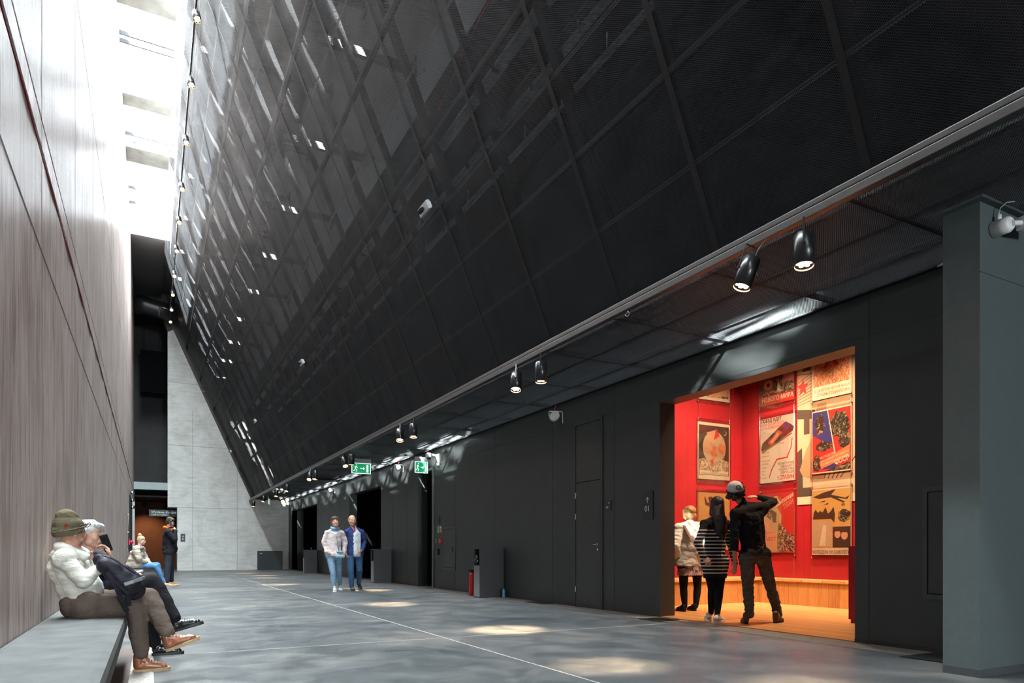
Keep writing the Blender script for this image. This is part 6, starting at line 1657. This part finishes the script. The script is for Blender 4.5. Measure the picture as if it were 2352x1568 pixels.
BHr = hair_mat('long black hair', (0.008, 0.006, 0.006), (0.045, 0.028, 0.024))
root, J, H = person('v2', 'person with long black hair in a black and white striped dress, from behind', R(-25), SK1, (0.75, 0.65, 0.05), (0, 0, 1), 1.0, False, 0.008, palmR=(-1, 0.2, 0), palmL=(0.3, 1, 0), tR=-1, tL=1, curlL=(45, 50, 40))
t = NT('striped knit')
z_ = t.sep(t.coord())[2]
fr_ = t.math('FRACT', t.math('DIVIDE', z_, 0.047))
st = t.math('MULTIPLY', t.math('LESS_THAN', fr_, 0.36), t.math('LESS_THAN', z_, 1.235))
st = t.math('MULTIPLY', st, t.math('GREATER_THAN', z_, 0.645))
t.base(t.mix(st, (0.011, 0.011, 0.014), (0.62, 0.58, 0.54))); t.set(0.9, 0, 0.2); t.bump(t.noise(t.coord(), 9, 4, 0.5, 1.5), 0.5, 0.04)
tp = torso_prims(J, 0.105, 0.092, 0.060)
for s in 'LR': tp += arm_prims(J, s, 0.058, 0.052, 0.040)
hm = J['pel'] + V(0.03, 0.02, -0.24)
tp += [cap(J['hR'], hm + V(0.055, -0.02, 0), 0.105, 0.095), cap(J['hL'], hm + V(-0.055, 0.02, 0), 0.105, 0.095), cap(J['pel'], hm, 0.125, 0.115)]
solid(tp, 'dress', t.m, root, 0.009, 4, 0, (0.008, 9, (1, 1, 2)), [(hm + V(0, 0, -0.005), V(0, 0, -1))])
lp = [cap(J['hL'], J['hR'], 0.09)]
for s in 'LR': lp += leg_prims(J, s, 0.088, 0.058, 0.037, 0.97)
solid(lp, 'leggings', LG, root, 0.009, 3)
SN = plain('white sneaker canvas', (0.62, 0.60, 0.56), 0.7)
shoe(root, (J['hlR'].x, J['hlR'].y, 0.012), (J['hlR'].x + 1, J['hlR'].y + 0.35, 0.012), UPZ, SN, PRINT, 0.255, LACE, 'sneaker', -0.01)
shoe(root, (J['hlL'].x, J['hlL'].y, 0.012), (J['hlL'].x + 0.6, J['hlL'].y + 0.8, 0.012), UPZ, SN, PRINT, 0.255, LACE, 'sneaker', -0.01)
e, k = Hp(H)
bk = lerp(J['neck'], J['chest'], 0.5) + V(-0.03, -0.13, -0.0)
solid([e((0, -0.02, 0.050), (0.088, 0.105, 0.085)), e((0, -0.055, -0.02), (0.088, 0.068, 0.10)), k((0.065, -0.02, -0.06), (0.062, 0.02, 0.045), 0.028), k((-0.068, -0.02, -0.10), (-0.064, 0.02, 0.045), 0.032),
       cap(H @ V(-0.02, -0.075, -0.03), bk + V(-0.03, 0.01, -0.08), 0.070, 0.060), cap(H @ V(0.02, -0.070, -0.03), bk + V(0.05, 0, -0.10), 0.068, 0.052), cap(bk + V(0.0, 0.0, 0.06), bk + V(0.01, 0.0, -0.17), 0.072, 0.040)], 'hair', BHr, root, 0.008, 4, 0, (0.008, 16, (1, 1, 0.3)))
# glasses of the person in stripes
bm = bmesh.new()
for sx in (1, -1):
    c_ = Vector((0.034 * sx, 0.100, 0.0)); tube(bm, [H @ (c_ + V(0.026 * cos(a_), 0, 0.022 * sin(a_))) for a_ in [2 * pi * i / 16 for i in range(17)]], 0.0025, 6)
    tube(bm, [H @ V(0.062 * sx, 0.098, 0.006), H @ V(0.080 * sx, 0.0, 0.008)], 0.0025, 6)
tube(bm, [H @ V(-0.008, 0.1, 0.004), H @ V(0.008, 0.1, 0.004)], 0.0025, 6)
me = bpy.data.meshes.new('glasses'); bm.to_mesh(me); bm.free()
tag(link('glasses', me, CHROME), 'thin metal glasses worn by the person with long black hair', 'glasses')

root, J, H = person('v3', 'person in a white cap, black sweater and grey jeans leaning with raised arm', R(-10), SK2, (0.35, 0.93, 0.12), (-0.35, 0, 1), 1.04, True, 0.008, palmR=(0, 0.5, -1), palmL=(-0.9, 0.2, 0), tR=-1, tL=1, curlR=(15, 20, 15))
BS2 = cloth('black sweater knit', (0.012, 0.012, 0.014), 0.5)
tp = torso_prims(J, 0.125, 0.115, 0.072)
for s in 'LR': tp += arm_prims(J, s, 0.068, 0.058, 0.044)
tp += [cap(J['neck'] + V(-0.02, 0, 0.0), J['neck'] + V(-0.03, 0.01, 0.035), 0.062, 0.058), cap(J['sR'] + V(-0.02, 0, -0.03), J['chest'], 0.08, 0.12)]
solid(tp, 'sweater', BS2, root, 0.009, 4, 0, (0.010, 8, (1, 1, 1.4)), [(J['pel'] + V(0, 0, -0.03), V(-0.15, 0, -1).normalized())])
GJ = cloth('grey washed denim', (0.085, 0.082, 0.072), 0.9, 0.9, 0.3, 16)
lp = [cap(J['hL'], J['hR'], 0.112), cap(J['pel'], J['pel'] + V(0, 0, 0.06), 0.115)]
for s in 'LR': lp += leg_prims(J, s, 0.104, 0.070, 0.055, 0.98)
solid(lp, 'jeans', GJ, root, 0.009, 3, 0, (0.012, 16, (1, 1, 1.6)))
BR = plain('brown boot leather', (0.075, 0.035, 0.018), 0.5, 0, 0.4, 0.3, 10)
shoe(root, (J['hlL'].x, J['hlL'].y, 0.012), (J['hlL'].x + 0.7, J['hlL'].y + 0.9, 0.012), UPZ, BR, RUB, 0.285, LACE, 'boot', 0.06)
shoe(root, (J['hlR'].x, J['hlR'].y, 0.012), (J['hlR'].x + 1, J['hlR'].y + 0.4, 0.012), UPZ, BR, RUB, 0.285, LACE, 'boot', 0.06)
CH = hair_mat('dark curly hair', (0.010, 0.008, 0.007), (0.05, 0.03, 0.02))
e, k = Hp(H, 1.04)
solid([e((0, -0.055, -0.035), (0.090, 0.062, 0.050)), e((0.092, 0.0, 0.015), (0.034, 0.050, 0.055)), e((-0.088, -0.005, -0.02), (0.028, 0.045, 0.042)), e((0.085, 0.03, 0.075), (0.030, 0.04, 0.035))], 'hair', CH, root, 0.006, 2, 0, (0.030, 34, (1, 1, 1)))
CAPM = plain('white cap cloth', (0.55, 0.56, 0.56), 0.8); CAPB = plain('black cap cloth', (0.02, 0.02, 0.022), 0.8)
hc = solid([e((0, -0.015, 0.055), (0.096, 0.112, 0.092))], 'cap', CAPM, root, 0.006, 3, 0, None, [(H @ V(0, 0, 0.03), (H.to_3x3() @ V(0, 0.30, -1)).normalized())])
bm = bmesh.new()
tube(bm, [H @ V(0.101 * cos(a_), -0.015 + 0.117 * sin(a_), 0.034 + 0.032 * sin(a_)) for a_ in [2 * pi * i / 36 for i in range(37)]], 0.008, 8)
raw(bm, 'cap_band', CAPB, root).parent = hc
bm = bmesh.new()
ring_ = [H @ V(0.045 * cos(a_), 0.10 + 0.10 * max(0, sin(a_)), 0.02) for a_ in [pi * i / 14 for i in range(15)]]
vtop = [bm.verts.new(p + Vector(H.to_3x3() @ V(0, 0, 0.004))) for p in [H @ V(0.085 * cos(a_), 0.085 + 0.085 * sin(a_), 0.020 - 0.01 * sin(a_)) for a_ in [pi * i / 14 for i in range(15)]]]
vbot = [bm.verts.new(v.co - Vector(H.to_3x3() @ V(0, 0, 0.006))) for v in vtop]
bm.faces.new(vtop); bm.faces.new(list(reversed(vbot)))
for i in range(14): bm.faces.new((vtop[i], vtop[i + 1], vbot[i + 1], vbot[i]))
bm.faces.new((vtop[14], vtop[0], vbot[0], vbot[14]))
raw(bm, 'peak', CAPB, root, False).parent = hc
# round badge on the back of the cap
bd = H @ V(0, -0.126, 0.066)
nrm = (H.to_3x3() @ V(0, -1, 0.15)).normalized(); ua, ub = frame_of(nrm)
bm = bmesh.new(); tube(bm, [bd - nrm * 0.004, bd + nrm * 0.002], 0.034, 20); raw(bm, 'badge', CAPB, root, False).parent = hc
bm = bmesh.new(); tube(bm, [bd + (ua * cos(a_) + ub * sin(a_)) * 0.024 + nrm * 0.003 for a_ in [2 * pi * i / 20 for i in range(21)]], 0.002, 5); tube(bm, [bd - ua * 0.012 + nrm * 0.003, bd + ua * 0.012 + nrm * 0.003], 0.003, 5); tube(bm, [bd - ub * 0.012 + nrm * 0.003, bd + ub * 0.012 + nrm * 0.003], 0.003, 5); raw(bm, 'badge_ring', CAPM, root).parent = hc
